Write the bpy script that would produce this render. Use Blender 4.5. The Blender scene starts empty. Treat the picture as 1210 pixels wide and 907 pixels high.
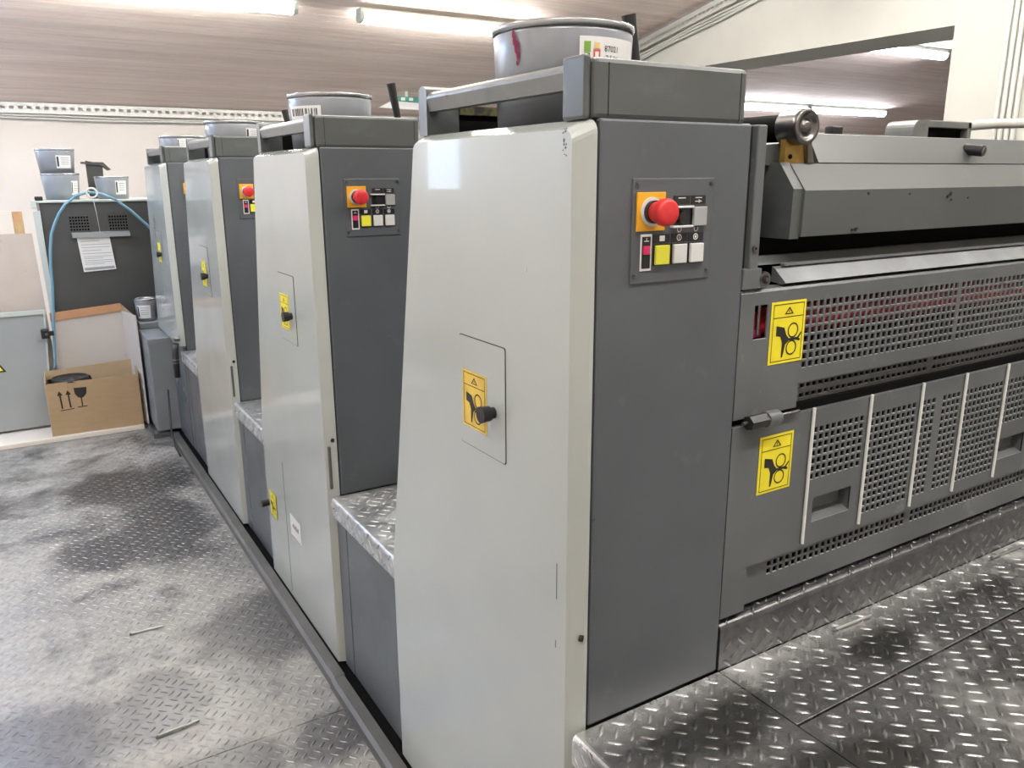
import bpy, bmesh, math, random
from mathutils import Vector, Matrix
random.seed(7)
PI = math.pi
SC = bpy.context.scene
COL = SC.collection

# ------------------------------------------------------------------ camera
FPX, YAW, PITCH, ROLL = 947.26, 0.54845, 0.25325, -0.00554
CAM = Vector((-0.7482, -1.0283, 1.6))
fw = Vector((math.sin(YAW)*math.cos(PITCH), math.cos(YAW)*math.cos(PITCH), -math.sin(PITCH)))
rt = Vector((math.cos(YAW), -math.sin(YAW), 0.0))
up = rt.cross(fw)
c_, s_ = math.cos(ROLL), math.sin(ROLL)
rt, up = c_*rt + s_*up, -s_*rt + c_*up
cd = bpy.data.cameras.new('camera')
cam = bpy.data.objects.new('camera', cd)
COL.objects.link(cam)
cd.sensor_fit = 'HORIZONTAL'; cd.sensor_width = 36.0
cd.lens = FPX/1210*36.0
cd.clip_start = 0.02; cd.clip_end = 200
cam.matrix_world = Matrix(((rt.x, up.x, -fw.x, CAM.x), (rt.y, up.y, -fw.y, CAM.y), (rt.z, up.z, -fw.z, CAM.z), (0, 0, 0, 1)))
SC.camera = cam

# ------------------------------------------------------------------ light
SC.view_settings.view_transform = 'Standard'
SC.view_settings.look = 'None'
SC.view_settings.gamma = 1.0
SC.view_settings.exposure = -0.27
w = bpy.data.worlds.new('sky'); SC.world = w; w.use_nodes = True
w.node_tree.nodes['Background'].inputs[0].default_value = (0.66, 0.80, 1.0, 1)
w.node_tree.nodes['Background'].inputs[1].default_value = 2.0

def area(name, loc, size, power, color, direction=(0, 0, -1)):
    d = bpy.data.lights.new(name, 'AREA'); d.shape = 'RECTANGLE'
    d.size, d.size_y = size; d.energy = power; d.color = color
    o = bpy.data.objects.new(name, d); COL.objects.link(o)
    o.location = loc
    o.rotation_euler = Vector(direction).to_track_quat('-Z', 'Y').to_euler()
    return o
WARM = (1.0, 0.985, 0.95); COOL = (0.84, 0.87, 1.0); FILL_BLUE = (0.45, 0.65, 1.0)
# daylight through the left wall window
area('window_daylight', (-2.93, 6.27, 1.76), (0.68, 0.55), 9, (0.62, 0.78, 1.0), (1, 0, 0))

# ------------------------------------------------------------------ materials
def nd(nt, t, **kw):
    n = nt.nodes.new(t)
    for k, v in kw.items(): setattr(n, k, v)
    return n
def mat(name, col, rough=0.5, metal=0.0, coat=0.0, var=0.0, vscale=6.0, bump=0.0, bscale=80.0, rvar=0.0, spec=0.5, dirt=None, dscale=5.0, dlo=0.55, dhi=0.75, stretch=(1, 1, 1), emit=None, estr=0.0):
    m = bpy.data.materials.new(name); m.use_nodes = True
    nt = m.node_tree; b = nt.nodes['Principled BSDF']
    b.inputs['Base Color'].default_value = (*col, 1)
    b.inputs['Roughness'].default_value = rough
    b.inputs['Metallic'].default_value = metal
    b.inputs['Coat Weight'].default_value = coat
    b.inputs['Coat Roughness'].default_value = 0.04
    b.inputs['Specular IOR Level'].default_value = spec
    if emit:
        b.inputs['Emission Color'].default_value = (*emit, 1); b.inputs['Emission Strength'].default_value = estr
    if var or bump or rvar or dirt:
        tc = nd(nt, 'ShaderNodeTexCoord'); mp = nd(nt, 'ShaderNodeMapping'); mp.inputs['Scale'].default_value = stretch
        nt.links.new(tc.outputs['Object'], mp.inputs['Vector'])
        nz = nd(nt, 'ShaderNodeTexNoise'); nz.inputs['Scale'].default_value = vscale; nz.inputs['Detail'].default_value = 6
        nt.links.new(mp.outputs[0], nz.inputs['Vector'])
        cur = None
        if var:
            mr = nd(nt, 'ShaderNodeMapRange'); mr.inputs[1].default_value = 0.3; mr.inputs[2].default_value = 0.7
            mr.inputs[3].default_value = 1-var; mr.inputs[4].default_value = 1+var
            nt.links.new(nz.outputs['Fac'], mr.inputs[0])
            mx = nd(nt, 'ShaderNodeMix', data_type='RGBA', blend_type='MULTIPLY'); mx.inputs[0].default_value = 1
            mx.inputs[6].default_value = (*col, 1); nt.links.new(mr.outputs[0], mx.inputs[7])
            cur = mx.outputs[2]
        if dirt:
            n2 = nd(nt, 'ShaderNodeTexNoise'); n2.inputs['Scale'].default_value = dscale; n2.inputs['Detail'].default_value = 8; n2.inputs['Roughness'].default_value = 0.65
            nt.links.new(mp.outputs[0], n2.inputs['Vector'])
            m2 = nd(nt, 'ShaderNodeMapRange'); m2.inputs[1].default_value = dlo; m2.inputs[2].default_value = dhi
            nt.links.new(n2.outputs['Fac'], m2.inputs[0])
            x2 = nd(nt, 'ShaderNodeMix', data_type='RGBA')
            if cur is None: x2.inputs[6].default_value = (*col, 1)
            else: nt.links.new(cur, x2.inputs[6])
            x2.inputs[7].default_value = (*dirt, 1); nt.links.new(m2.outputs[0], x2.inputs[0]); cur = x2.outputs[2]
        if cur is not None: nt.links.new(cur, b.inputs['Base Color'])
        if rvar:
            m3 = nd(nt, 'ShaderNodeMapRange'); m3.inputs[1].default_value = 0.3; m3.inputs[2].default_value = 0.7
            m3.inputs[3].default_value = max(0.02, rough-rvar); m3.inputs[4].default_value = rough+rvar
            nt.links.new(nz.outputs['Fac'], m3.inputs[0]); nt.links.new(m3.outputs[0], b.inputs['Roughness'])
        if bump:
            n3 = nd(nt, 'ShaderNodeTexNoise'); n3.inputs['Scale'].default_value = bscale; n3.inputs['Detail'].default_value = 3
            nt.links.new(mp.outputs[0], n3.inputs['Vector'])
            bp = nd(nt, 'ShaderNodeBump'); bp.inputs['Strength'].default_value = bump; bp.inputs['Distance'].default_value = 0.002
            nt.links.new(n3.outputs['Fac'], bp.inputs['Height']); nt.links.new(bp.outputs[0], b.inputs['Normal'])
    return m
M = {}
M['cover'] = mat('light_grey_paint', (0.425, 0.452, 0.432), 0.22, coat=0.55, var=0.03, vscale=3, rvar=0.05)
M['dark'] = mat('dark_grey_paint', (0.092, 0.103, 0.114), 0.34, var=0.10, vscale=4, rvar=0.08, dirt=(0.16, 0.17, 0.18), dscale=9, dlo=0.6, dhi=0.85)
M['guard'] = mat('worn_grey_paint', (0.115, 0.125, 0.128), 0.38, var=0.14, vscale=5, rvar=0.1, dirt=(0.25, 0.26, 0.26), dscale=14, dlo=0.6, dhi=0.8)
M['hood'] = mat('grey_enamel', (0.088, 0.097, 0.095), 0.36, var=0.10, vscale=7, rvar=0.08, dirt=(0.14, 0.15, 0.147), dscale=10, dlo=0.58, dhi=0.85, stretch=(0.4, 1, 1))
M['rail'] = mat('scuffed_rail_paint', (0.17, 0.175, 0.168), 0.28, var=0.15, vscale=12, dirt=(0.09, 0.08, 0.07), dscale=22, dlo=0.6, dhi=0.7)
M['bucket'] = mat('bucket_steel_grey', (0.28, 0.30, 0.33), 0.30, metal=0.25, var=0.04, vscale=6)
M['rim'] = mat('bucket_rim_metal', (0.45, 0.46, 0.48), 0.25, metal=0.7)
M['black'] = mat('black_plastic', (0.015, 0.015, 0.016), 0.4)
M['void'] = mat('shade_black_steel', (0.004, 0.004, 0.004), 0.7, spec=0.08)  # near-black: the shade of gaps and interiors is put into the colour
M['edge'] = mat('lit_worn_edge', (0.33, 0.33, 0.325), 0.4)  # worn lower hole edges, paler as light caught there is painted in
M['gap'] = mat('dark_joint', (0.012, 0.012, 0.012), 0.8)
M['white'] = mat('white_paper', (0.75, 0.75, 0.75), 0.55)
M['wrod'] = mat('white_rod_paint', (0.72, 0.73, 0.70), 0.35)
M['red'] = mat('red_button_plastic', (0.62, 0.028, 0.035), 0.4, var=0.08, vscale=90)
M['pink'] = mat('pink_indicator', (0.75, 0.03, 0.16), 0.4)
M['orange'] = mat('amber_plate', (0.80, 0.40, 0.02), 0.4)
M['yellow'] = mat('yellow_sticker', (0.86, 0.74, 0.03), 0.35, var=0.05, vscale=30)
M['yellow_old'] = mat('aged_yellow_sticker', (0.72, 0.50, 0.08), 0.35, var=0.12, vscale=30)
M['ybtn'] = mat('yellow_button', (0.80, 0.78, 0.06), 0.4)
M['wbtn'] = mat('white_button', (0.66, 0.67, 0.66), 0.4)
M['gbtn'] = mat('grey_button', (0.36, 0.37, 0.37), 0.4)
M['ink'] = mat('sticker_ink', (0.018, 0.016, 0.012), 0.5)
M['steel'] = mat('machined_steel', (0.20, 0.195, 0.19), 0.28, metal=0.9, var=0.2, vscale=30)
M['bar'] = mat('brushed_aluminium', (0.27, 0.285, 0.30), 0.36, metal=0.6, var=0.22, vscale=9, stretch=(1, 0.3, 0.3))
M['brass'] = mat('greasy_brass', (0.35, 0.22, 0.05), 0.4, metal=0.5, var=0.3, vscale=40)
M['roller'] = mat('crimson_roller', (0.55, 0.03, 0.05), 0.35, var=0.35, vscale=5)
M['magenta'] = mat('magenta_ink', (0.20, 0.01, 0.06), 0.25)
M['inkgreen'] = mat('yellow_ink_crust', (0.09, 0.085, 0.02), 0.6, var=0.5, vscale=60, dirt=(0.012, 0.012, 0.012), dscale=30, dlo=0.45, dhi=0.55)
M['wall'] = mat('cream_plaster', (0.76, 0.70, 0.645), 0.9, var=0.03, vscale=2, bump=0.15, bscale=60)
M['beam'] = mat('white_painted_beam', (0.62, 0.615, 0.57), 0.85, var=0.02)
M['pipe'] = mat('pale_conduit', (0.66, 0.66, 0.62), 0.5)
M['tray'] = mat('galvanised_tray', (0.66, 0.65, 0.62), 0.45, metal=0.3)
M['kraft'] = mat('brown_cardboard', (0.38, 0.265, 0.15), 0.85, var=0.05, vscale=12, stretch=(1, 1, 4))
M['kraft_in'] = mat('inner_cardboard', (0.44, 0.33, 0.20), 0.85, var=0.08, vscale=10)
M['tape'] = mat('orange_brown_cardboard', (0.50, 0.27, 0.14), 0.8, var=0.08)
M['lining'] = mat('grubby_white_card', (0.52, 0.48, 0.44), 0.8, dirt=(0.34, 0.31, 0.29), dscale=6, dlo=0.62, dhi=0.8)
M['cream'] = mat('cream_board', (0.70, 0.64, 0.55), 0.6)
M['mdf'] = mat('stained_fibreboard', (0.50, 0.43, 0.365), 0.75, var=0.06, dirt=(0.34, 0.26, 0.22), dscale=9, dlo=0.62, dhi=0.78)
M['wood'] = mat('raw_timber', (0.45, 0.30, 0.14), 0.7, var=0.2, vscale=20)
M['sheet'] = mat('grey_green_sheet', (0.30, 0.315, 0.31), 0.5, var=0.03)
M['hose'] = mat('blue_air_hose', (0.15, 0.30, 0.40), 0.35)
M['cab'] = mat('charcoal_cabinet_paint', (0.058, 0.060, 0.058), 0.45, var=0.15, vscale=3)
M['trim'] = mat('pale_green_trim', (0.48, 0.52, 0.48), 0.5)
M['green'] = mat('green_sign', (0.05, 0.32, 0.25), 0.5)
M['lime'] = mat('green_print', (0.20, 0.38, 0.06), 0.5)
M['rprint'] = mat('red_print', (0.62, 0.10, 0.07), 0.5)
M['yprint'] = mat('yellow_print', (0.72, 0.55, 0.20), 0.5)
M['glass'] = mat('lamp_glass', (0.9, 0.9, 0.9), 0.3, emit=(1.0, 0.985, 0.92), estr=52.0)
M['glass_cool'] = mat('lamp_glass_cool', (0.9, 0.9, 0.9), 0.3, emit=(0.90, 0.93, 1.0), estr=52.0)
M['glass_fill'] = mat('fill_tube_glass', (0.9, 0.9, 0.9), 0.3, emit=(0.50, 0.68, 1.0), estr=75.0)  # bluish glow for an added fill tube out of view
M['metalpen'] = mat('bare_welding_rod', (0.42, 0.42, 0.42), 0.3, metal=0.9)
M['kerb'] = mat('dull_kerb_steel', (0.10, 0.10, 0.095), 0.5, metal=0.3, var=0.15, vscale=10)
M['pod'] = mat('mid_grey_paint', (0.20, 0.22, 0.235), 0.35, var=0.08)

def plank_mat(name, c1, c2):
    m = bpy.data.materials.new(name); m.use_nodes = True; nt = m.node_tree; b = nt.nodes['Principled BSDF']
    tc = nd(nt, 'ShaderNodeTexCoord'); mp = nd(nt, 'ShaderNodeMapping'); mp.inputs['Scale'].default_value = (0.5, 9, 9)
    oi = nd(nt, 'ShaderNodeObjectInfo'); ad = nd(nt, 'ShaderNodeVectorMath', operation='ADD')
    nt.links.new(tc.outputs['Object'], ad.inputs[0]); nt.links.new(oi.outputs['Location'], ad.inputs[1])
    nt.links.new(ad.outputs[0], mp.inputs[0])
    nz = nd(nt, 'ShaderNodeTexNoise'); nz.inputs['Scale'].default_value = 3; nz.inputs['Detail'].default_value = 8
    nt.links.new(mp.outputs[0], nz.inputs['Vector'])
    cr = nd(nt, 'ShaderNodeValToRGB'); cr.color_ramp.elements[0].position = 0.32; cr.color_ramp.elements[1].position = 0.62
    cr.color_ramp.elements[0].color = (*c1, 1); cr.color_ramp.elements[1].color = (*c2, 1)
    nt.links.new(nz.outputs['Fac'], cr.inputs[0])
    hv = nd(nt, 'ShaderNodeHueSaturation'); mr = nd(nt, 'ShaderNodeMapRange'); mr.inputs[3].default_value = 0.92; mr.inputs[4].default_value = 1.06
    nt.links.new(oi.outputs['Random'], mr.inputs[0]); nt.links.new(mr.outputs[0], hv.inputs['Value'])
    nt.links.new(cr.outputs[0], hv.inputs['Color']); nt.links.new(hv.outputs[0], b.inputs['Base Color'])
    b.inputs['Roughness'].default_value = 0.6
    return m
M['plank'] = plank_mat('whitewashed_planks', (0.84, 0.67, 0.60), (0.95, 0.82, 0.755))

def tread_mat(name, base, dust, stain, dust_lo, dust_hi, st_lo, st_hi, spots=(), lit_strip=None, rmin=0.26):
    """worn chequer plate: bare metal with dried dust and oily patches; spots = (x, y, rx, ry) oil stains in world metres"""
    m = bpy.data.materials.new(name); m.use_nodes = True; nt = m.node_tree; b = nt.nodes['Principled BSDF']
    g = nd(nt, 'ShaderNodeNewGeometry'); L = nt.links.new
    def noise(sc, det=7, ro=0.6):
        n = nd(nt, 'ShaderNodeTexNoise'); n.inputs['Scale'].default_value = sc; n.inputs['Detail'].default_value = det; n.inputs['Roughness'].default_value = ro
        L(g.outputs['Position'], n.inputs['Vector']); return n
    def rng(sock, a, c, lo=0.0, hi=1.0):
        r = nd(nt, 'ShaderNodeMapRange'); r.inputs[1].default_value = a; r.inputs[2].default_value = c
        r.inputs[3].default_value = lo; r.inputs[4].default_value = hi; L(sock, r.inputs[0]); return r.outputs[0]
    def math2(op, a, bb):
        n = nd(nt, 'ShaderNodeMath', operation=op)
        for i, v in enumerate((a, bb)):
            if isinstance(v, (int, float)): n.inputs[i].default_value = v
            else: L(v, n.inputs[i])
        return n.outputs[0]
    n1 = noise(2.3); n2 = noise(14, 5); n3 = noise(45, 4)
    dustf = rng(math2('ADD', math2('MULTIPLY', n1.outputs[0], 0.6), math2('MULTIPLY', n2.outputs[0], 0.4)), dust_lo, dust_hi)
    nwarp = noise(5, 9, 0.75)
    st = None
    for (sx, sy, rx, ry) in spots:
        vm = nd(nt, 'ShaderNodeVectorMath', operation='SUBTRACT'); L(g.outputs['Position'], vm.inputs[0]); vm.inputs[1].default_value = (sx, sy, 0)
        v2 = nd(nt, 'ShaderNodeVectorMath', operation='MULTIPLY'); L(vm.outputs[0], v2.inputs[0]); v2.inputs[1].default_value = (1/rx, 1/ry, 0)
        ln = nd(nt, 'ShaderNodeVectorMath', operation='LENGTH'); L(v2.outputs[0], ln.inputs[0])
        d = math2('ADD', ln.outputs['Value'], math2('MULTIPLY', nwarp.outputs[0], 1.9))
        f = rng(d, 1.68, 2.12, 1.0, 0.0)
        st = f if st is None else math2('MAXIMUM', st, f)
    sn = rng(noise(3.7, 8, 0.7).outputs[0], st_lo, st_hi)
    st = sn if st is None else math2('MAXIMUM', st, sn)
    def mix(fac, a, bcol):
        x = nd(nt, 'ShaderNodeMix', data_type='RGBA'); L(fac, x.inputs[0])
        if isinstance(a, tuple): x.inputs[6].default_value = (*a, 1)
        else: L(a, x.inputs[6])
        x.inputs[7].default_value = (*bcol, 1); return x.outputs[2]
    colr = mix(dustf, base, dust)
    colr = mix(math2('MULTIPLY', st, 0.85), colr, stain)
    if lit_strip:  # light along the riser foot, painted into the plate colour
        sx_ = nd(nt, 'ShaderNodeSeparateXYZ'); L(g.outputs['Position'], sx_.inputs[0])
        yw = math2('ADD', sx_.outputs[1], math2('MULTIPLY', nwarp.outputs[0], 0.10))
        colr = mix(rng(yw, -0.045, 0.06), colr, lit_strip)
    fine = rng(n3.outputs[0], 0.35, 0.65, 0.82, 1.15)
    fm = nd(nt, 'ShaderNodeMix', data_type='RGBA', blend_type='MULTIPLY'); fm.inputs[0].default_value = 1; L(colr, fm.inputs[6]); L(fine, fm.inputs[7])
    colr = fm.outputs[2]
    nodust = math2('SUBTRACT', 1.0, math2('MULTIPLY', dustf, math2('SUBTRACT', 1.0, st)))
    L(math2('ADD', math2('MULTIPLY', nodust, 0.70), 0.10), b.inputs['Metallic'])
    L(math2('ADD', rng(nodust, 0, 1, 0.44, rmin), math2('MULTIPLY', n3.outputs[0], 0.12)), b.inputs['Roughness'])
    L(colr, b.inputs['Base Color'])
    return m
M['deck'] = tread_mat('dusty_chequer_plate', (0.28, 0.28, 0.275), (0.33, 0.32, 0.295), (0.12, 0.12, 0.124), 0.38, 0.60, 0.52, 0.66,
                      spots=[(-0.14, 1.75, .30, .26), (-0.9, 1.40, .26, .30), (-0.14, 1.03, .13, .12), (-0.55, 1.45, .16, .2), (-0.3, 2.9, .22, .5), (-0.62, 2.75, .2, .22), (-0.4, 3.6, .35, .3), (-0.45, 1.05, .2, .12)])
M['gallery'] = tread_mat('oily_chequer_plate', (0.27, 0.275, 0.28), (0.42, 0.42, 0.41), (0.07, 0.07, 0.066), 0.50, 0.70, 0.48, 0.66, lit_strip=(0.85, 0.85, 0.84), rmin=0.20,
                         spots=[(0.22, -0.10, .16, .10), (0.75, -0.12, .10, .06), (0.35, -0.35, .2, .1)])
M['riser'] = tread_mat('chequer_plate_riser', (0.17, 0.172, 0.178), (0.30, 0.30, 0.30), (0.09, 0.09, 0.09), 0.6, 0.8, 0.5, 0.7)
M['step'] = tread_mat('clean_chequer_plate', (0.52, 0.54, 0.55), (0.55, 0.56, 0.56), (0.25, 0.26, 0.26), 0.5, 0.7, 0.62, 0.8)

# ------------------------------------------------------------------ mesh helpers
class MB:
    """collects shapes into one mesh; each shape may carry its own material slot"""
    def __init__(s): s.v = []; s.f = []; s.mi = []; s.mats = []; s.sm = []
    def slot(s, m):
        if m not in s.mats: s.mats.append(m)
        return s.mats.index(m)
    def add(s, vs, fs, m, smooth=False):
        k = len(s.v); i = s.slot(m)
        s.v += [tuple(p) for p in vs]
        for f in fs: s.f.append([a+k for a in f]); s.mi.append(i); s.sm.append(smooth)
        return s
    def box(s, a, b, m, bev=0.0):
        x0, y0, z0 = (min(a[i], b[i]) for i in range(3)); x1, y1, z1 = (max(a[i], b[i]) for i in range(3))
        if bev <= 0:
            vs = [(x, y, z) for x in (x0, x1) for y in (y0, y1) for z in (z0, z1)]
            return s.add(vs, [(0, 1, 3, 2), (4, 6, 7, 5), (0, 4, 5, 1), (2, 3, 7, 6), (0, 2, 6, 4), (1, 5, 7, 3)], m)
        bm = bmesh.new(); bmesh.ops.create_cube(bm, size=1)
        for v in bm.verts: v.co = Vector(((x0+x1)/2+v.co.x*(x1-x0), (y0+y1)/2+v.co.y*(y1-y0), (z0+z1)/2+v.co.z*(z1-z0)))
        bmesh.ops.bevel(bm, geom=bm.edges[:], offset=bev, segments=2, profile=0.5, affect='EDGES')
        s.add([v.co[:] for v in bm.verts], [[v.index for v in f.verts] for f in bm.faces] if bm.verts.index_update() is None else [], m)
        bm.free(); return s
    def prism(s, pts, axis, a, b, m, smooth=False):
        """extrude 2D outline along axis from a to b. axis 0: pts=(y,z); 1: pts=(x,z); 2: pts=(x,y)"""
        def P(p, t):
            if axis == 0: return (t, p[0], p[1])
            if axis == 1: return (p[0], t, p[1])
            return (p[0], p[1], t)
        n = len(pts); vs = [P(p, a) for p in pts]+[P(p, b) for p in pts]
        ar = sum(pts[i][0]*pts[(i+1) % n][1]-pts[(i+1) % n][0]*pts[i][1] for i in range(n))
        fs = [list(range(n))[::-1], list(range(n, 2*n))]+[(i, (i+1) % n, n+(i+1) % n, n+i) for i in range(n)]
        flip = (ar < 0) ^ (axis == 1) ^ (b < a)
        if flip: fs = [f[::-1] for f in fs]
        return s.add(vs, fs, m, smooth)
    def cyl(s, p0, p1, r0, m, r1=None, n=20, caps=True, smooth=True):
        r1 = r0 if r1 is None else r1
        p0, p1 = Vector(p0), Vector(p1); d = (p1-p0).normalized()
        u = d.orthogonal().normalized(); w2 = d.cross(u)
        vs = [p0+(u*math.cos(2*PI*i/n)+w2*math.sin(2*PI*i/n))*r0 for i in range(n)]+[p1+(u*math.cos(2*PI*i/n)+w2*math.sin(2*PI*i/n))*r1 for i in range(n)]
        s.add(vs, [(i, (i+1) % n, n+(i+1) % n, n+i) for i in range(n)], m, smooth)
        if caps:
            s.add(vs[:n], [list(range(n))[::-1]], m); s.add(vs[n:], [list(range(n))], m)
        return s
    def tube(s, pts, r, m, n=8):
        pts = [Vector(p) for p in pts]; vs = []; u = None
        for i, p in enumerate(pts):
            d = (pts[min(i+1, len(pts)-1)]-pts[max(i-1, 0)]).normalized()
            u = (d.orthogonal() if u is None else u-d*u.dot(d)).normalized(); w2 = d.cross(u)
            vs += [p+(u*math.cos(2*PI*k/n)+w2*math.sin(2*PI*k/n))*r for k in range(n)]
        fs = [(i*n+k, i*n+(k+1) % n, (i+1)*n+(k+1) % n, (i+1)*n+k) for i in range(len(pts)-1) for k in range(n)]
        fs += [list(range(n))[::-1], list(range((len(pts)-1)*n, len(pts)*n))]
        return s.add(vs, fs, m, True)
    def lathe(s, prof, m, c=(0, 0, 0), n=36, smooth=True):
        vs = [(c[0]+r*math.cos(2*PI*i/n), c[1]+r*math.sin(2*PI*i/n), c[2]+z) for r, z in prof for i in range(n)]
        fs = [(j*n+i, j*n+(i+1) % n, (j+1)*n+(i+1) % n, (j+1)*n+i) for j in range(len(prof)-1) for i in range(n)]
        return s.add(vs, fs, m, smooth)
    def poly(s, vs, m): return s.add(vs, [list(range(len(vs)))], m)
    def build(s, name, parent=None, kind=None):
        me = bpy.data.meshes.new(name); me.from_pydata(s.v, [], s.f)
        for m in s.mats: me.materials.append(m)
        me.polygons.foreach_set('material_index', s.mi); me.polygons.foreach_set('use_smooth', s.sm); me.update()
        if len(s.f) < 4000:
            bm = bmesh.new(); bm.from_mesh(me); bmesh.ops.recalc_face_normals(bm, faces=bm.faces[:]); bm.to_mesh(me); bm.free()
        o = bpy.data.objects.new(name, me); COL.objects.link(o)
        if parent: 
            o.parent = parent; off = Vector(parent.get('_o', (0, 0, 0)))
            me.transform(Matrix.Translation(-off)); o['_o'] = list(off)
        if kind: o['kind'] = kind
        return o
def split_build(mb, name, parent):
    """one object for every separate piece of the collected mesh (pieces whose boxes touch stay together)"""
    n = len(mb.v); par = list(range(n))
    def fd(a):
        while par[a] != a: par[a] = par[par[a]]; a = par[a]
        return a
    for f in mb.f:
        for a in f[1:]: par[fd(a)] = fd(f[0])
    isl = {}
    for i in range(n): isl.setdefault(fd(i), []).append(i)
    bx_ = [[set(v), [min(mb.v[i][c] for i in v)-.0003 for c in range(3)], [max(mb.v[i][c] for i in v)+.0003 for c in range(3)]] for v in isl.values()]
    ch = True
    while ch:
        ch = False
        for i in range(len(bx_)):
            for j in range(i+1, len(bx_)):
                a, b_ = bx_[i], bx_[j]
                if all(a[1][c] <= b_[2][c] and b_[1][c] <= a[2][c] for c in range(3)):
                    a[0] |= b_[0]; a[1] = [min(x, y) for x, y in zip(a[1], b_[1])]; a[2] = [max(x, y) for x, y in zip(a[2], b_[2])]
                    bx_.pop(j); ch = True; break
            if ch: break
    out = []
    for st, _, _ in bx_:
        q = MB(); order = sorted(st); mp = {v: i for i, v in enumerate(order)}
        q.v = [mb.v[i] for i in order]; q.mats = mb.mats
        for f, mi, sm in zip(mb.f, mb.mi, mb.sm):
            if f[0] in st: q.f.append([mp[a] for a in f]); q.mi.append(mi); q.sm.append(sm)
        out.append(q.build(name, parent))
    return out
def thing(name, label, cat, loc=(0, 0, 0), group=None):
    o = bpy.data.objects.new(name, None); COL.objects.link(o); o.empty_display_size = 0.05
    o.location = loc; o['_o'] = list(loc); o['label'] = label; o['category'] = cat
    if group: o['group'] = group
    return o
def single(mb, name, label, cat, group=None, base=None):
    o = mb.build(name)
    if base is not None:
        o.data.transform(Matrix.Translation(-Vector(base))); o.location = base
    o['label'] = label; o['category'] = cat
    if group: o['group'] = group
    return o
def arc(cx, cy, r, a0, a1, n=6):
    return [(cx+r*math.cos(math.radians(a0+(a1-a0)*i/n)), cy+r*math.sin(math.radians(a0+(a1-a0)*i/n))) for i in range(n+1)]
def text_mb(mb, body, size, fn, m, extr=0.0):
    """flat lettering mapped by fn(x, y) -> 3D point"""
    cu = bpy.data.curves.new('t', 'FONT'); cu.body = body; cu.size = size; cu.resolution_u = 2
    o = bpy.data.objects.new('t', cu); COL.objects.link(o)
    dg = bpy.context.evaluated_depsgraph_get(); me = bpy.data.meshes.new_from_object(o.evaluated_get(dg))
    mb.add([fn(v.co.x, v.co.y) for v in me.vertices], [list(p.vertices) for p in me.polygons], m)
    bpy.data.objects.remove(o); bpy.data.curves.remove(cu); bpy.data.meshes.remove(me)

# chequer-plate bars: trios at 45 degrees on a 0.08 m square lattice
def bars(mb, m, u0, u1, v0, v1, fn, nf, ou=0.555, ov=-0.042, inside=None, h=0.0022, sc=1.0):
    """fn(u, v, h) -> 3D point"""
    P = 0.0798; L, W = 0.0190*sc, 0.0043*sc
    i0, i1 = int((u0-ou)/P)-2, int((u1-ou)/P)+2; j0, j1 = int((v0-ov)/P)-2, int((v1-ov)/P)+2
    V = mb.v; F = mb.f; si = mb.slot(m); r2 = math.sqrt(.5)
    for i in range(i0, i1+1):
        for j in range(j0, j1+1):
            for kind in (0, 1):
                cu, cv = ou+i*P+kind*P/2, ov+j*P+kind*P/2
                dx, dy = (r2, -r2) if kind == 0 else (r2, r2)      # stacking direction
                lx, ly = (r2, r2) if kind == 0 else (r2, -r2)      # bar direction
                for t in (-1, 0, 1):
                    u, v = cu+dx*t*0.0285, cv+dy*t*0.0285
                    if not (u0+.010 < u < u1-.010 and v0+.010 < v < v1-.010): continue
                    if inside and not inside(u, v): continue
                    k = len(V)
                    for (a, b2, hh) in ((-L, 0, 0), (-L*.5, -W, 0), (L*.5, -W, 0), (L, 0, 0), (L*.5, W, 0), (-L*.5, W, 0),
                                        (-L*.62, 0, h), (-L*.35, -W*.42, h), (L*.35, -W*.42, h), (L*.62, 0, h), (L*.35, W*.42, h), (-L*.35, W*.42, h)):
                        V.append(fn(u+lx*a+dx*b2, v+ly*a+dy*b2, hh))
                    fs = [(q, (q+1) % 6, 6+(q+1) % 6, 6+q) for q in range(6)]+[(6, 7, 8, 9, 10, 11)]
                    if (kind == 0) ^ nf: fs = [f[::-1] for f in fs]
                    for f in fs: F.append([x+k for x in f]); mb.mi.append(si); mb.sm.append(True)
    return mb
FZ = -0.03      # lower deck level
GZ = 0.605      # gallery level

# ------------------------------------------------------------------ setting
def struct(mb, name, parent=None):
    o = mb.build(name, parent); o['kind'] = 'structure'; return o
XL, XR, YB, YF = -3.0, 14.0, -4.5, 8.0
RY = -1.5                                                    # ridge
def cz(y): return 3.838-0.196*y if y > RY else 3.838-0.196*(2*RY-y)
floor = struct(MB().box((XL-.1, YB-.1, FZ-.12), (XR+.1, YF+.1, FZ-.006), M['kerb']), 'floor')
px = [-3.0, -1.35, -0.052]; py = [-1.6, 1.13, 3.86, 5.2]
for i in range(2):
    for j in range(3):
        MB().box((px[i]+.0015, py[j]+.0015, FZ-.006), (px[i+1]-.0015, py[j+1]-.0015, FZ), M['deck']).build('tread_plate', floor)
b = bars(MB(), M['deck'], -2.4, -0.055, 0.0, 4.6, lambda u, v, h: (u, v, FZ+h), False, -0.332, 1.087, h=.0018, sc=.9)
b.build('raised_tread_bars', floor, 'stuff')
struct(MB().box((XL-.1, YF, FZ-.1), (XR+.1, YF+.15, 2.6), M['wall']), 'wall_far')
struct(MB().box((XL-.1, YB-.15, FZ-.1), (XR+.1, YB, 4.2), M['wall']), 'wall_back')
struct(MB().box((XR, YB, FZ-.1), (XR+.15, YF, 4.6), M['wall']), 'wall_right')
wl = MB()
wy0, wy1, wz0, wz1 = 5.92, 6.78, 1.47, 2.05
wl.box((XL-.15, YB, FZ-.1), (XL, wy0, 4.6), M['wall']).box((XL-.15, wy1, FZ-.1), (XL, YF, 4.6), M['wall'])
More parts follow.
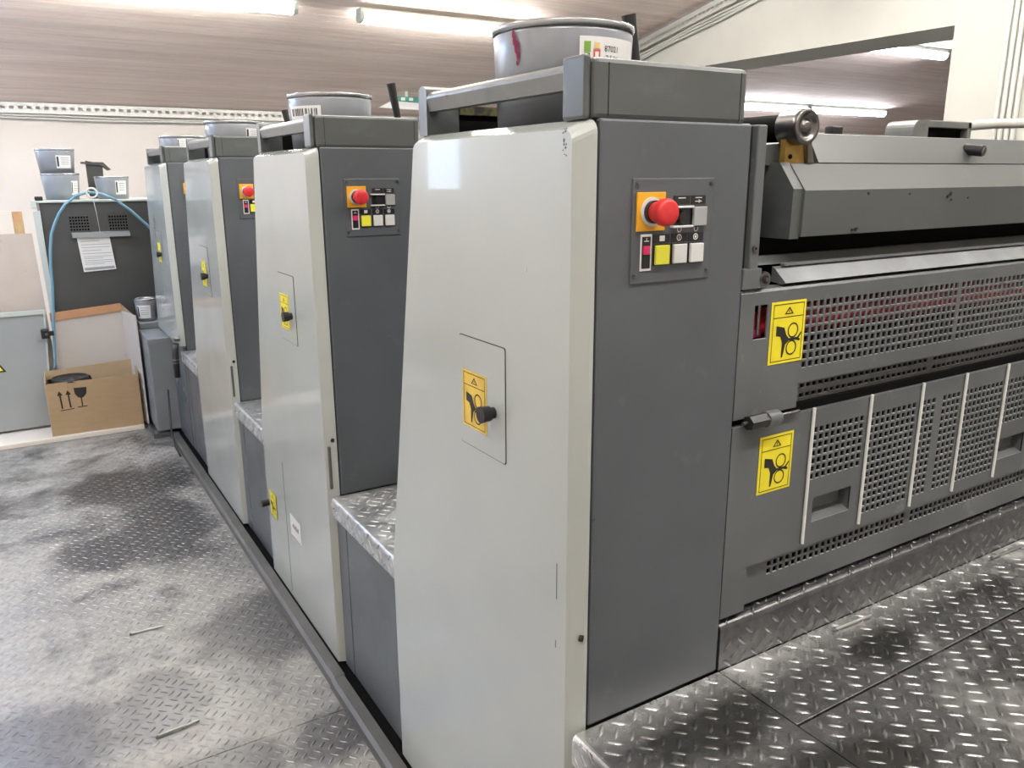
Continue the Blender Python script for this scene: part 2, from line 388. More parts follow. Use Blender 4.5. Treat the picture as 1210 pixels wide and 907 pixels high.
wl.box((XL-.15, wy0, FZ-.1), (XL, wy1, wz0), M['wall']).box((XL-.15, wy0, wz1), (XL, wy1, 4.6), M['wall'])
struct(wl, 'wall_left')
wf = MB()
for a, c in (((wy0, wz0), (wy0+.04, wz1)), ((wy1-.04, wz0), (wy1, wz1)), ((wy0, wz0), (wy1, wz0+.04)), ((wy0, wz1-.04), (wy1, wz1)), ((6.33, wz0), (6.37, wz1))):
    wf.box((XL-.10, a[0], a[1]), (XL-.04, c[0], c[1]), M['wrod'])
struct(wf, 'window_1')
# ceiling shell and its planks
ce = MB()
ce.prism([(YB-.1, cz(YB-.1)+.03), (RY, cz(RY)+.03), (YF+.1, cz(YF+.1)+.03), (YF+.1, cz(YF+.1)+.1), (RY, cz(RY)+.1), (YB-.1, cz(YB-.1)+.1)], 0, XL-.1, XR+.1, M['gap'])
ceiling = struct(ce, 'ceiling')
sl = math.atan(0.196); PW = 0.118
plank_mesh = {}
for bay, (xa, xb) in enumerate(((XL, 4.45), (4.95, XR))):
    q = MB().box((0, 0, 0), (xb-xa, PW-.003, .02), M['plank'], 0.0025)
    me = bpy.data.meshes.new('ceiling_plank'); me.from_pydata(q.v, [], q.f); me.materials.append(M['plank']); me.update(); plank_mesh[bay] = me
n_pl = int((YF-RY)/math.cos(sl)/PW)+1
for bay, xa in ((0, XL), (1, 4.95)):
    for k in range(n_pl):
        y = YF-(k+1)*PW*math.cos(sl)
        if y < 1.5 : break
        o = bpy.data.objects.new('ceiling_plank', plank_mesh[bay]); COL.objects.link(o); o.parent = ceiling
        o.location = (xa, y, cz(y)); o.rotation_euler = (-sl, 0, 0)
    ybr = YF-(k)*PW*math.cos(sl)
    xb = 4.45 if bay == 0 else XR
    q = MB(); 
    q.prism([(YB, cz(YB)), (RY, cz(RY)), (ybr, cz(ybr)), (ybr, cz(ybr)+.02), (RY, cz(RY)+.02), (YB, cz(YB)+.02)], 0, xa, xb, M['plank'])
    q.build('ceiling_boarding', ceiling)
q = MB(); q.prism([(YB, cz(YB)), (RY, cz(RY)), (YF, cz(YF)), (YF, cz(YF)+.02), (RY, cz(RY)+.02), (YB, cz(YB)+.02)], 0, 4.45, 4.95, M['beam']); q.build('ceiling_boarding', ceiling)
# beam along the bay with its column
bm_ = MB().prism([(6.84, 2.50), (2.14, 2.50), (2.14, 3.6), (6.84, 2.6)], 0, 4.45, 4.98, M['beam'])
struct(bm_, 'trim_1')
struct(MB().box((4.45, 1.25, FZ), (4.98, 2.14, 3.9), M['beam']), 'trim_2')
struct(MB().prism([(1.25, 2.50), (YB, 2.50), (YB, 3.6), (RY, 4.2), (1.25, 3.7)], 0, 4.45, 4.98, M['beam']), 'trim_3')

# conduits on the column
for k, y in enumerate((1.80, 1.762, 1.724, 1.686)):
    single(MB().tube([(4.435, y, FZ), (4.435, y, 3.55)], 0.013, M['pipe']), 'conduit_pipe',
           ('first', 'second', 'third', 'fourth')[k]+' vertical white conduit pipe from the left on the white column', 'pipe', 'conduits on the white column', (4.435, y, FZ))
# trays
def cable_tray(name, label, p0, p1, up_, side, slots, pipes=2):
    t = thing(name, label, 'cable tray', p0)
    p0, p1, up_, side = Vector(p0), Vector(p1), Vector(up_).normalized(), Vector(side).normalized()
    L = (p1-p0).length; d = (p1-p0).normalized()
    q = MB(); n = int(L/slots); wv = 0.05
    def pt(a, c, o=0): return p0+d*a+up_*c+side*o
    for c0, c1 in ((-wv, -.014), (.014, wv)):
        q.add([pt(0, c0), pt(L, c0), pt(L, c1), pt(0, c1)], [(0, 1, 2, 3)], M['tray'])
    for i in range(n):
        a = i*slots
        q.add([pt(a, -.014), pt(a+slots*.45, -.014), pt(a+slots*.45, .014), pt(a, .014)], [(0, 1, 2, 3)], M['tray'])
    for c in (-wv, wv):
        q.add([pt(0, c), pt(L, c), pt(L, c, .03), pt(0, c, .03)], [(0, 1, 2, 3)], M['tray'])
    q.build('tray', t)
    for k in range(pipes):
        pts = [pt(L*i/14, -wv-.02-.022*k+.006*math.sin(i*1.7+k), .0) for i in range(15)]
        MB().tube(pts, .009, M['pipe'], 6).build('cable', t)
    return t
cable_tray('cable_tray', 'perforated grey cable tray running along the top of the far wall', (-2.9, 7.93, 2.235), (4.4, 7.93, 2.235), (0, 0, 1), (0, -1, 0), .07)
cable_tray('cable_tray', 'grey cable tray with bundled cables where the sloping ceiling meets the white beam', (4.41, 6.9, cz(6.9)-.08), (4.41, 2.6, cz(2.6)-.08), (0, .19, 1), (-1, 0, 0), .05, 3)

# fluorescent lamps
def lamp(label, x0, x1, y, z, cool, power, group, rot=0, tint=None):
    t = thing('fluorescent_lamp', label, 'ceiling lamp', ((x0+x1)/2, y, z), group)
    q = MB().box((x0, y-.05 if rot != 'hang' else y-.012, z+.036), (x1, y+.05 if rot != 'hang' else y+.012, z+.075), M['trim'], .005)
    if rot == 'hang':
        for xx in (x0+.2, x1-.2): MB().cyl((xx, y, z+.07), (xx, y, cz(y)), .004, M['trim'], n=6).build('fill_lamp_wire', t)  # only the added hanging tubes have these
    q.build('lamp_housing', t)
    hang = rot == 'hang'
    if hang: rot = 0
    prof = [(y+.04*math.cos(i*PI/6), z-.005+.04*math.sin(i*PI/6)) for i in range(12)] if hang else [(y-.055, z+.035), (y-.05, z-.0), (y-.025, z-.025), (y+.025, z-.025), (y+.05, z), (y+.055, z+.035)]
    MB().prism(prof, 0, x0+.03, x1-.03, M['glass_fill'] if cool == 2 else M['glass_cool'] if cool else M['glass'], False).build('diffuser', t)
    e = MB()
    for xa, xb in ((x0, x0+.03), (x1-.03, x1)): e.prism(prof, 0, xa, xb, M['trim'])
    split_build(e, 'end_cap', t)
    a = area('lamp_light', ((x0+x1)/2, y, z-.035), (x1-x0, .1), power, COOL if cool else WARM)
    a.parent = t; a.location = (0, 0, -.035)
    if tint: a.data.color = tint
    t.rotation_euler = (0, 0, math.radians(rot))
    return t
LP = 10
lamp('long warm fluorescent lamp at the top left of the ceiling', -0.62, 1.20, 5.16, 2.757, False, LP, 'ceiling lamps', -5)
lamp('warm fluorescent lamp on the ceiling left of the big ink bucket', 1.66, 3.25, 5.08, 2.742, False, LP, 'ceiling lamps')
lamp('cool white lamp under the beam, left of a pair beside the white column', 5.35, 6.78, 4.62, 2.86, True, LP*.8, 'ceiling lamps')
lamp('cool white lamp cut off by the left edge of the white column', 6.82, 8.4, 4.62, 2.86, True, LP*.8, 'ceiling lamps')
lamp('low cool white lamp behind the grey steel roller, left of its row', 7.25, 8.72, 6.72, 2.45, True, LP*.8, 'ceiling lamps')
lamp('low cool white lamp above the grey hood, right of its row', 8.76, 10.45, 6.72, 2.45, True, LP*.8, 'ceiling lamps')
# lamps added out of view to brighten the room
for i_, (x0, y) in enumerate(((-2.2, 1.5), (0.3, 1.5), (2.3, 1.5), (-2.0, -1.2), (0.2, -1.2), (2.4, -1.2), (6.5, 0.5), (9, 0.5))):
    lamp('added warm fill lamp out of the frame, '+('left, in the row ahead of the camera', 'middle, in the row ahead of the camera', 'right, in the row ahead of the camera', 'left, in the row behind the camera', 'middle, in the row behind the camera', 'right, in the row behind the camera', 'nearer one in the right hand bay', 'farther one in the right hand bay')[i_], x0, x0+1.6, y, cz(y)-.09, False, LP*(4.0 if y < 0 else 1.0), 'added fill lamps over the aisle')
lamp('added white fill tube above the second unit, out of the frame', -0.2, 1.4, 2.9, cz(2.9)-.42, False, 3, 'added hanging fill lamps', 'hang')  # added unseen tubes, here and next line, to lift the ceiling brightness
lamp('added white fill tube above the far side of the press, out of the frame', 2.2, 3.8, 3.0, cz(3.0)-.38, False, 3, 'added hanging fill lamps', 'hang')
lamp('added bluish fill tube left of the frame, nearer the far wall', -2.85, -1.25, 6.2, cz(6.2)-.35, 1, 10, 'added hanging fill lamps', 'hang', FILL_BLUE)  # added unseen tubes, here and next line, tinting the far covers blue
lamp('added bluish fill tube left of the frame, nearer the camera', -2.85, -1.25, 4.2, cz(4.2)-.45, 2, LP*5, 'added hanging fill lamps', 'hang', FILL_BLUE)

# emergency sign at the far wall
t = thing('emergency_sign', 'white box sign with a green strip hanging below the ceiling by the far wall', 'sign', (2.9, 7.0, 2.28))
MB().prism([(2.60, 2.285), (3.14, 2.275), (3.14, 2.34), (2.74, 2.36)], 1, 7.0, 7.08, M['white']).build('sign_body', t)
g_ = MB().box((2.80, 6.985, 2.355), (3.16, 7.02, 2.40), M['green'])
for x in (2.83, 2.92, 3.03): g_.box((x, 6.98, 2.362), (x+.045, 6.986, 2.392), M['white'])
g_.build('green_strip', t)
MB().box((2.9, 7.03, 2.40), (2.93, 7.05, cz(7.04)), M['tray']).build('hanger', t)

# ------------------------------------------------------------------ stickers and small pictures
def disc(cx, cy, r, n=20): return [(cx+r*math.cos(2*PI*i/n), cy+r*math.sin(2*PI*i/n)) for i in range(n)]
def sticker_hand(name, parent, fn, ymat, w=.098, h=.122, mirror=False):
    """fn(u, v, lift) -> point; u right, v up from the lower left corner"""
    q = MB()
    def P(pts, m, l, ):
        q.poly([fn(a*w, b_*h, l) for a, b_ in pts], m)
    def strip(a, b_, c, d, m=M['ink'], l=.0011): P([(a, b_), (c, b_), (c, d), (a, d)], m, l)
    q.poly([fn(0, 0, .0006), fn(w, 0, .0006), fn(w, h, .0006), fn(0, h, .0006)], ymat)
    for z0 in ((0, 0), (w, 0), (w, h), (0, h)): pass
    q.add([fn(0, 0, 0), fn(w, 0, 0), fn(w, h, 0), fn(0, h, 0), fn(0, 0, .0006), fn(w, 0, .0006), fn(w, h, .0006), fn(0, h, .0006)],
          [(0, 1, 5, 4), (1, 2, 6, 5), (2, 3, 7, 6), (3, 0, 4, 7)], ymat)
    strip(.06, .04, .94, .052); strip(.06, .948, .94, .96); strip(.06, .04, .075, .96); strip(.925, .04, .94, .96); strip(.06, .74, .94, .752)
    # warning triangle
    def ring(pts_o, pts_i, m=M['ink'], l=.0011):
        n = len(pts_o)
        for i in range(n): P([pts_o[i], pts_o[(i+1) % n], pts_i[(i+1) % n], pts_i[i]], m, l)
    ring([(.38, .79), (.64, .79), (.51, .91)], [(.43, .805), (.59, .805), (.51, .88)])
    strip(.50, .825, .52, .86); strip(.5, .812, .52, .819)
    X = (lambda a: 1-a) if mirror else (lambda a: a)
    for cx, cy in ((.66, .52), (.64, .24)):
        o_, i_ = disc(X(cx), cy, .155, 22), disc(X(cx), cy, .125, 22)
        asp = w/h
        o_ = [(a, cy+(b_-cy)*asp) for a, b_ in o_]; i_ = [(a, cy+(b_-cy)*asp) for a, b_ in i_]
        ring(o_, i_)
    hand = [(.17, .62), (.40, .58), (.47, .46), (.55, .395), (.80, .40), (.90, .48), (.92, .46), (.84, .38), (.90, .36), (.86, .33), (.76, .355), (.56, .36), (.46, .30), (.40, .10), (.36, .10), (.36, .34), (.30, .44), (.17, .46)]
    P([(X(a), b_) for a, b_ in hand], M['ink'], .0012)
    return q.build(name, parent)

def bucket(name, label, c, rt_, rb, h, lab, ink_m, group=None, wait=None):
    """ink bucket: lab = (angle0, angle1, z0, z1, style)"""
    t = thing(name, label, 'bucket', c, group)
    q = MB().lathe([(0, .002), (rb, 0), (rt_*.985, h-.018), (rt_*.97, h-.012), (rt_*.97, h-.012)], M['bucket'], c)
    q.lathe([(rt_*.955, h-.014), (rb*.97, .006), (0, .006)], M['bucket'], c)
    q.build('bucket_body', t)
    MB().lathe([(rt_*.985, h-.012), (rt_*1.004, h-.010), (rt_*1.010, h-.006), (rt_*1.010, h-.003), (rt_*1.0, h), (rt_*.975, h-.002), (rt_*.955, h-.014)], M['rim'], c).build('bucket_rim', t)
    if ink_m: MB().lathe([(rt_*.93, h*.55), (0, h*.56)], ink_m, c).build('ink', t)
    if lab:
        a0, a1, z0, z1, st = lab
        def cf(u, v, l=.0008):
            a = math.radians(a0+(a1-a0)*u); z = z0+(z1-z0)*v; r = rb+(rt_-rb)*z/h+l
            return (c[0]+r*math.cos(a), c[1]+r*math.sin(a), c[2]+z)
        q = MB(); n = 8
        for i in range(n): q.poly([cf(i/n, 0), cf((i+1)/n, 0), cf((i+1)/n, 1), cf(i/n, 1)], M['white'])
        def sq(u0, u1, v0, v1, m): 
            k = max(1, int((u1-u0)*10)); 
            for i in range(k): q.poly([cf(u0+(u1-u0)*i/k, v0, .0014), cf(u0+(u1-u0)*(i+1)/k, v0, .0014), cf(u0+(u1-u0)*(i+1)/k, v1, .0014), cf(u0+(u1-u0)*i/k, v1, .0014)], m)
        if st == 'code':
            sq(.06, .15, .62, .88, M['lime']); sq(.07, .14, .48, .60, M['ink']); sq(.20, .28, .72, .86, M['yprint']); sq(.19, .29, .46, .70, M['rprint']); sq(.215, .265, .52, .64, M['white'])
            text_mb(q, '87021', .20, lambda x, y: cf(.35+x*.50, .66+y, .0014), M['ink'])
            text_mb(q, '2.5 kg', .17, lambda x, y: cf(.38+x*.50, .46+y, .0014), M['ink'])
        elif st == 'bars':
            u = .08
            while u < .92:
                wd = random.choice((.012, .02, .035)); sq(u, min(u+wd, .93), .25, .8, M['ink']); u += wd+random.choice((.012, .02, .05))
        else:
            sq(.05, .16, .12, .9, M['ink'])
            for v in (.78, .62, .45, .3): sq(.3, .85, v, v+.035, M['pod'])
        q.build('bucket_label', t)
    return t

# ------------------------------------------------------------------ the press
P_ = 1.325; ZT = 1.686
def cov_outline(Y, zb, inset):
    """outline (y, z) of the light cover, narrowing upwards"""
    i = inset; r = .022
    if zb < .5:
        pts = [(Y+i, zb), (Y+.824-i, zb), (Y+.824-i, .605), (Y+.612-i, ZT-r-i)]
    else:
        pts = [(Y+i, zb), (Y+.815-i, zb), (Y+.612-i, ZT-r-i)]
    pts += arc(Y+.612-i-r, ZT-i-r, r, 0, 90, 5)[1:]
    pts += arc(Y+i+r, ZT-i-r, r, 90, 180, 5)
    return pts
def label_fn(Y, y0, z0):
    return lambda u, v, l: (-.0022-l, Y+y0-u, z0+v)     # reads correctly from the aisle side
def printing_unit(k, label):
    Y = k*P_; X1 = 0.371
    t = thing('printing_unit', label, 'printing unit', (0.2, Y+.35, FZ), 'printing units')
    zb = 0.002 if k < 3 else .632
    # side cover
    q = MB(); loops = [(0.0, .016), (.006, .0125), (.030, .0015), (.0365, 0.0)]
    ol = [cov_outline(Y, zb, i) for _, i in loops]
    # near edge carries a wider chamfer
    n = len(ol[0]); vs = []
    for (x, _), o in zip(loops, ol): vs += [(x, p[0], p[1]) for p in o]
    fs = [list(range(n))[::-1]]
    for j in range(len(loops)-1):
        fs += [(j*n+i, j*n+(i+1) % n, (j+1)*n+(i+1) % n, (j+1)*n+i)[::-1] for i in range(n)]
    q.add(vs, [f[::-1] for f in fs], M['cover'])
    cover = q.build('side_cover', t)
    # inspection door with its dark joint
    def door(y0, y1, z0, z1, name='inspection_door'):
        d = MB()
        def rr(g, x):
            r = .006
            pts = arc(Y+y0-g-r, z0+g+r, r, 270, 360, 3)+arc(Y+y0-g-r, z1-g-r, r, 0, 90, 3)+arc(Y+y1+g+r, z1-g-r, r, 90, 180, 3)+arc(Y+y1+g+r, z0+g+r, r, 180, 270, 3)
            return [(x, a, b_) for a, b_ in pts]
        for g, x, m in ((0, -.0009, M['gap']), (.0016, -.0018, M['cover'])):
            fr = rr(g, x); bk = rr(g, .002); n2 = len(fr)
            d.add(fr+bk, [list(range(n2))[::-1]]+[(i, (i+1) % n2, n2+(i+1) % n2, n2+i) for i in range(n2)], m)
        return d.build(name, cover)
    if k < 3 or True:
        z0d = 1.062
        door(.40, .218, z0d, 1.292)
        sticker_hand('warning_label', cover, label_fn(Y, .387, 1.103), M['yellow_old'] if k < 1 else M['yellow'], .099, .119)
        MB().cyl((.0, Y+.262, 1.157), (-.012, Y+.262, 1.157), .0115, M['black']).cyl((-.012, Y+.262, 1.157), (-.032, Y+.262, 1.157), .0150, M['black'], .0165).build('door_knob', cover)
    if k < 3:
        MB().cyl((.022, Y+.0045, .795), (.026, Y-.001, .795), .006, M['gap'], n=12).build('cover_screw', cover)
    if k in (1, 2):
        MB().box((.008, Y+.004, .63), (.018, Y+.0135, .775), M['hood'], .003).build('finger_groove', cover)
    if k == 1:
        sticker_hand('warning_label', cover, label_fn(Y, .765, .272), M['yellow'], .09, .105)
        MB().cyl((.0, Y+.80, .305), (-.03, Y+.80, .305), .014, M['black'], .016).build('cover_knob', cover)
        qq = MB(); f2 = lambda u, v, l=.0008: (-.0008-l, Y+.484-u, .292+v)
        qq.poly([f2(0, 0), f2(.13, 0), f2(.13, .085), f2(0, .085)], M['white'])
        for a in range(9):
            u = .025+a*.009; hh = .010+.010*abs(math.sin(a*2.1))
            qq.poly([f2(u, .036, .0012), f2(u+.005, .036, .0012), f2(u+.008, .036+hh, .0012), f2(u+.003, .036+hh, .0012)], M['ink'])
        o = qq.build('white_sticker', cover); o['label'] = 'white sticker with short dark handwriting'
        MB().box((-.0006, Y+.541, .02), (.001, Y+.5425, .56), M['gap']).build('cover_joint', cover)
    if k == 0:
        q = MB().cyl((.0005, Y+.149, 1.444), (-.0006, Y+.149, 1.444), .0055, M['gbtn'], n=7).build('paint_chip', cover)
        q = MB()
        for _ in range(16):
            y, z = .03+random.random()*.012, ZT-.012-random.random()*.05
            q.cyl((.0005, y, z), (-.0006, y, z), .0008+random.random()*.0014, M['dark'], n=6)
        q.build('paint_chips', cover, 'stuff')
        q = MB().box((-.0005, .045, .86), (.001, .0462, .93), M['gap']).box((-.0005, .047, .76), (.001, .048, .775), M['gap']).build('scratch', cover)
    # dark body
    q = MB(); prof = [(Y+.0, 0), (Y+.0, ZT-.004), (Y+.60, ZT-.004), (Y+.80, .605), (Y+.80, 0)]
    if k == 3: prof = [(Y+.0, 0), (Y+.0, ZT-.004), (Y+.60, ZT-.004), (Y+.80, .605), (Y+.80, .0)]
    q.prism([(Y+.004, 0), (Y+.004, ZT-.004), (Y+.60, ZT-.004), (Y+.80, .605), (Y+.80, 0)], 0, .037, X1-.002, M['gap'])
    q.build('unit_frame', t)
    q = MB().box((.0405, Y-.002, GZ+.001 if k < 4 else 0), (X1, Y+.012, ZT), M['dark'], .004)
    q.build('end_panel', t)
    # control panel
    ctrl = MB().box((.106, Y-.005, 1.426), (.284, Y-.001, 1.596), M['dark'], .0015).build('control_panel', t)
    for sx in (.1135, .2765):
        for sz in (1.4405, 1.5865):
            MB().cyl((sx, Y-.005, sz), (sx, Y-.0075, sz), .0035, M['steel'], n=12).cyl((sx, Y-.0075, sz), (sx, Y-.0079, sz), .0014, M['black'], n=8).build('panel_screw', ctrl)
    MB().box((.113, Y-.009, 1.512), (.173, Y-.005, 1.574), M['orange'], .001).build('stop_plate', ctrl)
    MB().cyl((.143, Y-.009, 1.543), (.143, Y-.012, 1.543), .0235, M['wbtn'], n=28).cyl((.143, Y-.012, 1.543), (.143, Y-.020, 1.543), .0185, M['black'], n=24).build('stop_collar', ctrl)
    rp = MB(); c = Vector((.143, Y-.020, 1.543)); nn = 28
    prof2 = [(.0165, 0), (.0185, .012), (.0215, .016), (.0225, .026), (.0205, .0315), (.016, .0335), (0.0, .0335)]
    vs = [(c.x+r*math.cos(2*PI*i/nn), c.y-d, c.z+r*math.sin(2*PI*i/nn)) for r, d in prof2 for i in range(nn)]
    rp.add(vs, [(j*nn+i, j*nn+(i+1) % nn, (j+1)*nn+(i+1) % nn, (j+1)*nn+i) for j in range(len(prof2)-1) for i in range(nn)], M['red'], True)
    rp.build('emergency_stop', ctrl)
    y1 = Y-.0052
    q = MB().box((.193, y1-.001, 1.5535), (.229, y1, 1.5675), M['black']).box((.232, y1-.001, 1.5535), (.265, y1, 1.5675), M['black'])
    for x in (.152, .191, .229): q.box((x, y1-.001, 1.4915), (x+.035, y1, 1.506), M['black'])
    split_build(q, 'legend_strip', ctrl)
    q = MB(); yy = y1-.0014
    q.box((.203, yy, 1.563), (.219, y1-.001, 1.5645), M['white']).box((.241, yy, 1.563), (.256, y1-.001, 1.5645), M['white'])
    q.box((.241, yy, 1.557), (.256, y1-.001, 1.5585), M['white'])
    q.prism([(.249, 1.555), (.255, 1.558), (.249, 1.561)], 1, yy, y1-.001, M['white'])
    q.box((.165, yy, 1.4945), (.176, y1-.001, 1.5035), M['white'])
    for cx in (.208, .2455):
        o_ = disc(cx, 1.499, .0055, 14); i_ = disc(cx, 1.499, .0040, 14)
        for i in range(14): q.add([(o_[i][0], yy, o_[i][1]), (o_[(i+1) % 14][0], yy, o_[(i+1) % 14][1]), (i_[(i+1) % 14][0], yy, i_[(i+1) % 14][1]), (i_[i][0], yy, i_[i][1])], [(0, 1, 2, 3)], M['white'])
    q.box((.2075, yy, 1.4965), (.2088, y1-.001, 1.5015), M['white']).prism([(.2455, 1.496), (.248, 1.499), (.2455, 1.502), (.243, 1.499)], 1, yy, y1-.001, M['white'])
    for cx in (.2085, .2465):
        o_ = arc(cx, 1.5125, .0055, -150, 150 if cx < .24 else -30-0, 10) if False else arc(cx, 1.5125, .0052, -210, 30, 10); i_ = arc(cx, 1.5125, .0036, -210, 30, 10)
        for i in range(10): q.add([(o_[i][0], y1-.0004, o_[i][1]), (o_[i+1][0], y1-.0004, o_[i+1][1]), (i_[i+1][0], y1-.0004, i_[i+1][1]), (i_[i][0], y1-.0004, i_[i][1])], [(0, 1, 2, 3)], M['white'])
    split_build(q, 'legend_symbol', ctrl)
    # key switch
    q = MB().box((.192, y1-.001, 1.516), (.233, y1, 1.551), M['black']).box((.186, y1-.011, 1.5475), (.231, y1-.001, 1.551), M['wbtn'], .001).box((.186, y1-.011, 1.5155), (.231, y1-.001, 1.519), M['wbtn'], .001)
    q.cyl((.210, y1-.001, 1.533), (.210, y1-.010, 1.533), .011, M['black'], n=16)
    q.build('key_switch', ctrl)
    for x0, z0, m, nm in ((.235, 1.517, 'gbtn', 'push_button'), (.154, 1.456, 'ybtn', 'push_button'), (.193, 1.456, 'wbtn', 'push_button'), (.2315, 1.456, 'wbtn', 'push_button')):
        o = MB().box((x0-.0015, y1-.002, z0-.0015), (x0+.0315, y1, z0+.0335), M['black']).box((x0, y1-.007, z0), (x0+.030, y1-.001, z0+.032), M[m], .0015).build(nm, ctrl)
        o['label'] = {'gbtn': 'grey square push button', 'ybtn': 'yellow square push button', 'wbtn': 'white square push button'}[m]
    q = MB().box((.124, y1-.0015, 1.447), (.148, y1, 1.507), M['white'], .0005).box((.127, y1-.0020, 1.451), (.145, y1-.0004, 1.503), M['black'])
    q.box((.129, y1-.0045, 1.474), (.143, y1-.001, 1.488), M['pink'], .001)
    q.box((.131, y1-.0024, 1.495), (.141, y1-.002, 1.4965), M['wbtn']).box((.1355, y1-.0024, 1.4965), (.1368, y1-.002, 1.501), M['wbtn'])
    q.build('indicator', ctrl)
    # hopper frame on top: end box, rail, far bracket, dark inner walls
    hp = MB().box((.033, Y+.006, ZT-.001), (.362, Y+.075, 1.775), M['hood'], .008)
    hp.box((.060, Y+.0052, ZT+.004), (.0612, Y+.03, 1.768), M['gap']).box((.345, Y+.0052, ZT+.004), (.3462, Y+.03, 1.768), M['gap'])
    hp.box((.020, Y+.012, ZT-.001), (.032, Y+.074, 1.779), M['hood'], .005)
    hp = hp.build('hopper_frame', t)
    MB().prism([(p[0], p[1]) for p in ([(.030, 1.732), (.052, 1.732)]+arc(.044, 1.757, .012, 0, 90, 4)+arc(.038, 1.757, .014, 90, 180, 5))], 1, Y+.075, Y+.572, M['rail'], False).build('hopper_rail', hp)
    MB().prism([(Y+.572, ZT-.002)]+[(Y+.610, ZT-.002)]+arc(Y+.592, 1.766, .018, 0, 90, 4)+arc(Y+.588, 1.766, .016, 90, 180, 4), 0, .024, .10, M['hood']).build('hopper_bracket', hp)
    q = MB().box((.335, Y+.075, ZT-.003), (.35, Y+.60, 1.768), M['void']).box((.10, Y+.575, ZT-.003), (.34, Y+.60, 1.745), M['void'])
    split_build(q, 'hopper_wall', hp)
    if k == 0:
        MB().box((.10, Y+.566, 1.728), (.334, Y+.575, 1.746), M['inkgreen']).box((.326, Y+.45, 1.728), (.335, Y+.57, 1.75), M['inkgreen']).build('ink_crust', hp)
    # control lever behind the hopper
    lv = MB()
    if k < 3:
        a = Vector((.50, Y+.475, 1.66)); b_ = Vector((.503, Y+.475, 1.79 if k else 1.84)); c3 = Vector((.478, Y+.475, 1.925 if k else 1.945))
        lv.cyl(a, b_, .0075, M['steel'], n=10).cyl(b_-Vector((0, 0, .004)), c3, .0115, M['black'], .0165, 14)
        lv.build('ink_lever', t)
    # machine body across the press
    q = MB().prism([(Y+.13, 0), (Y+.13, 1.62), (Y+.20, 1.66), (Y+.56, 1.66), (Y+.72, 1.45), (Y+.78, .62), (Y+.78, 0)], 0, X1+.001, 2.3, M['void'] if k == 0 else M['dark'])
    q.build('machine_body', t)
    return t
uL = ['nearest printing unit, tall light grey side cover beside the perforated guards',
      'second printing unit from the camera, with a white sticker low on its cover',
      'third printing unit, bluish-lit cover with half its emergency stop showing',
      'farthest printing unit, its short cover ending above a low grey box']
units = [printing_unit(k, uL[k]) for k in range(4)]
U0 = units[0]

# ---- perforated plates
def perforated(mb, x0, x1, z0, z1, y, holes, m, t=.0035, edge=True, lip=True):
    """plate facing -y at y with real square holes (x0, x1, z0, z1)"""
    xs = sorted({round(v, 5) for h in holes for v in h[:2]} | {x0, x1}); zs = sorted({round(v, 5) for h in holes for v in h[2:]} | {z0, z1})
    xi = {v: i for i, v in enumerate(xs)}; zi = {v: i for i, v in enumerate(zs)}
    hs = set()
    for a, b_, c, d in holes:
        for i in range(xi[round(a, 5)], xi[round(b_, 5)]):
            for j in range(zi[round(c, 5)], zi[round(d, 5)]): hs.add((i, j))
    # merge solid cells of a row into runs
    vs, fs = [], []; lips = []
    def quad(a, b_, c, d):
        k = len(vs); vs.extend([a, b_, c, d]); fs.append((k, k+1, k+2, k+3))
    for j in range(len(zs)-1):
        i = 0
        while i < len(xs)-1:
            if (i, j) in hs: i += 1; continue
            i2 = i
            while i2 < len(xs)-1 and (i2, j) not in hs: i2 += 1
            quad((xs[i], y, zs[j]), (xs[i2], y, zs[j]), (xs[i2], y, zs[j+1]), (xs[i], y, zs[j+1])); i = i2
    for a, b_, c, d in holes:
        lips.append([(a, y-.0002, c+.0001), (a, y+t, c+.0001), (b_, y+t, c+.0001), (b_, y-.0002, c+.0001)]); lips.append([(a, y-.0003, c-.0011), (a, y-.0003, c+.0001), (b_, y-.0003, c+.0001), (b_, y-.0003, c-.0011)][::-1]); quad((a, y, d), (b_, y, d), (b_, y+t, d), (a, y+t, d))
        quad((a, y, c), (a, y, d), (a, y+t, d), (a, y+t, c)); quad((b_, y, c), (b_, y+t, c), (b_, y+t, d), (b_, y, d))
    if edge:
        quad((x0, y, z0), (x0, y+.02, z0), (x1, y+.02, z0), (x1, y, z0)); quad((x0, y, z1), (x1, y, z1), (x1, y+.02, z1), (x0, y+.02, z1))
        quad((x0, y, z0), (x0, y, z1), (x0, y+.02, z1), (x0, y+.02, z0)); quad((x1, y, z0), (x1, y+.02, z0), (x1, y+.02, z1), (x1, y, z1))
    for l in lips: mb.add(l, [(0, 1, 2, 3)], M['edge'] if lip else m)  # lower edges lightened as if catching light
    return mb.add(vs, fs, m)
def grid(x0, x1, z0, z1, px_=.0195, pz=.0173, w=.0125, h=.0122):
    out = []; x = x0
    while x+w < x1:
        z = z1
        while z-h > z0-1e-6:
            out.append((x, x+w, z-h, z)); z -= pz
        x += px_
    return out
XE = 2.25
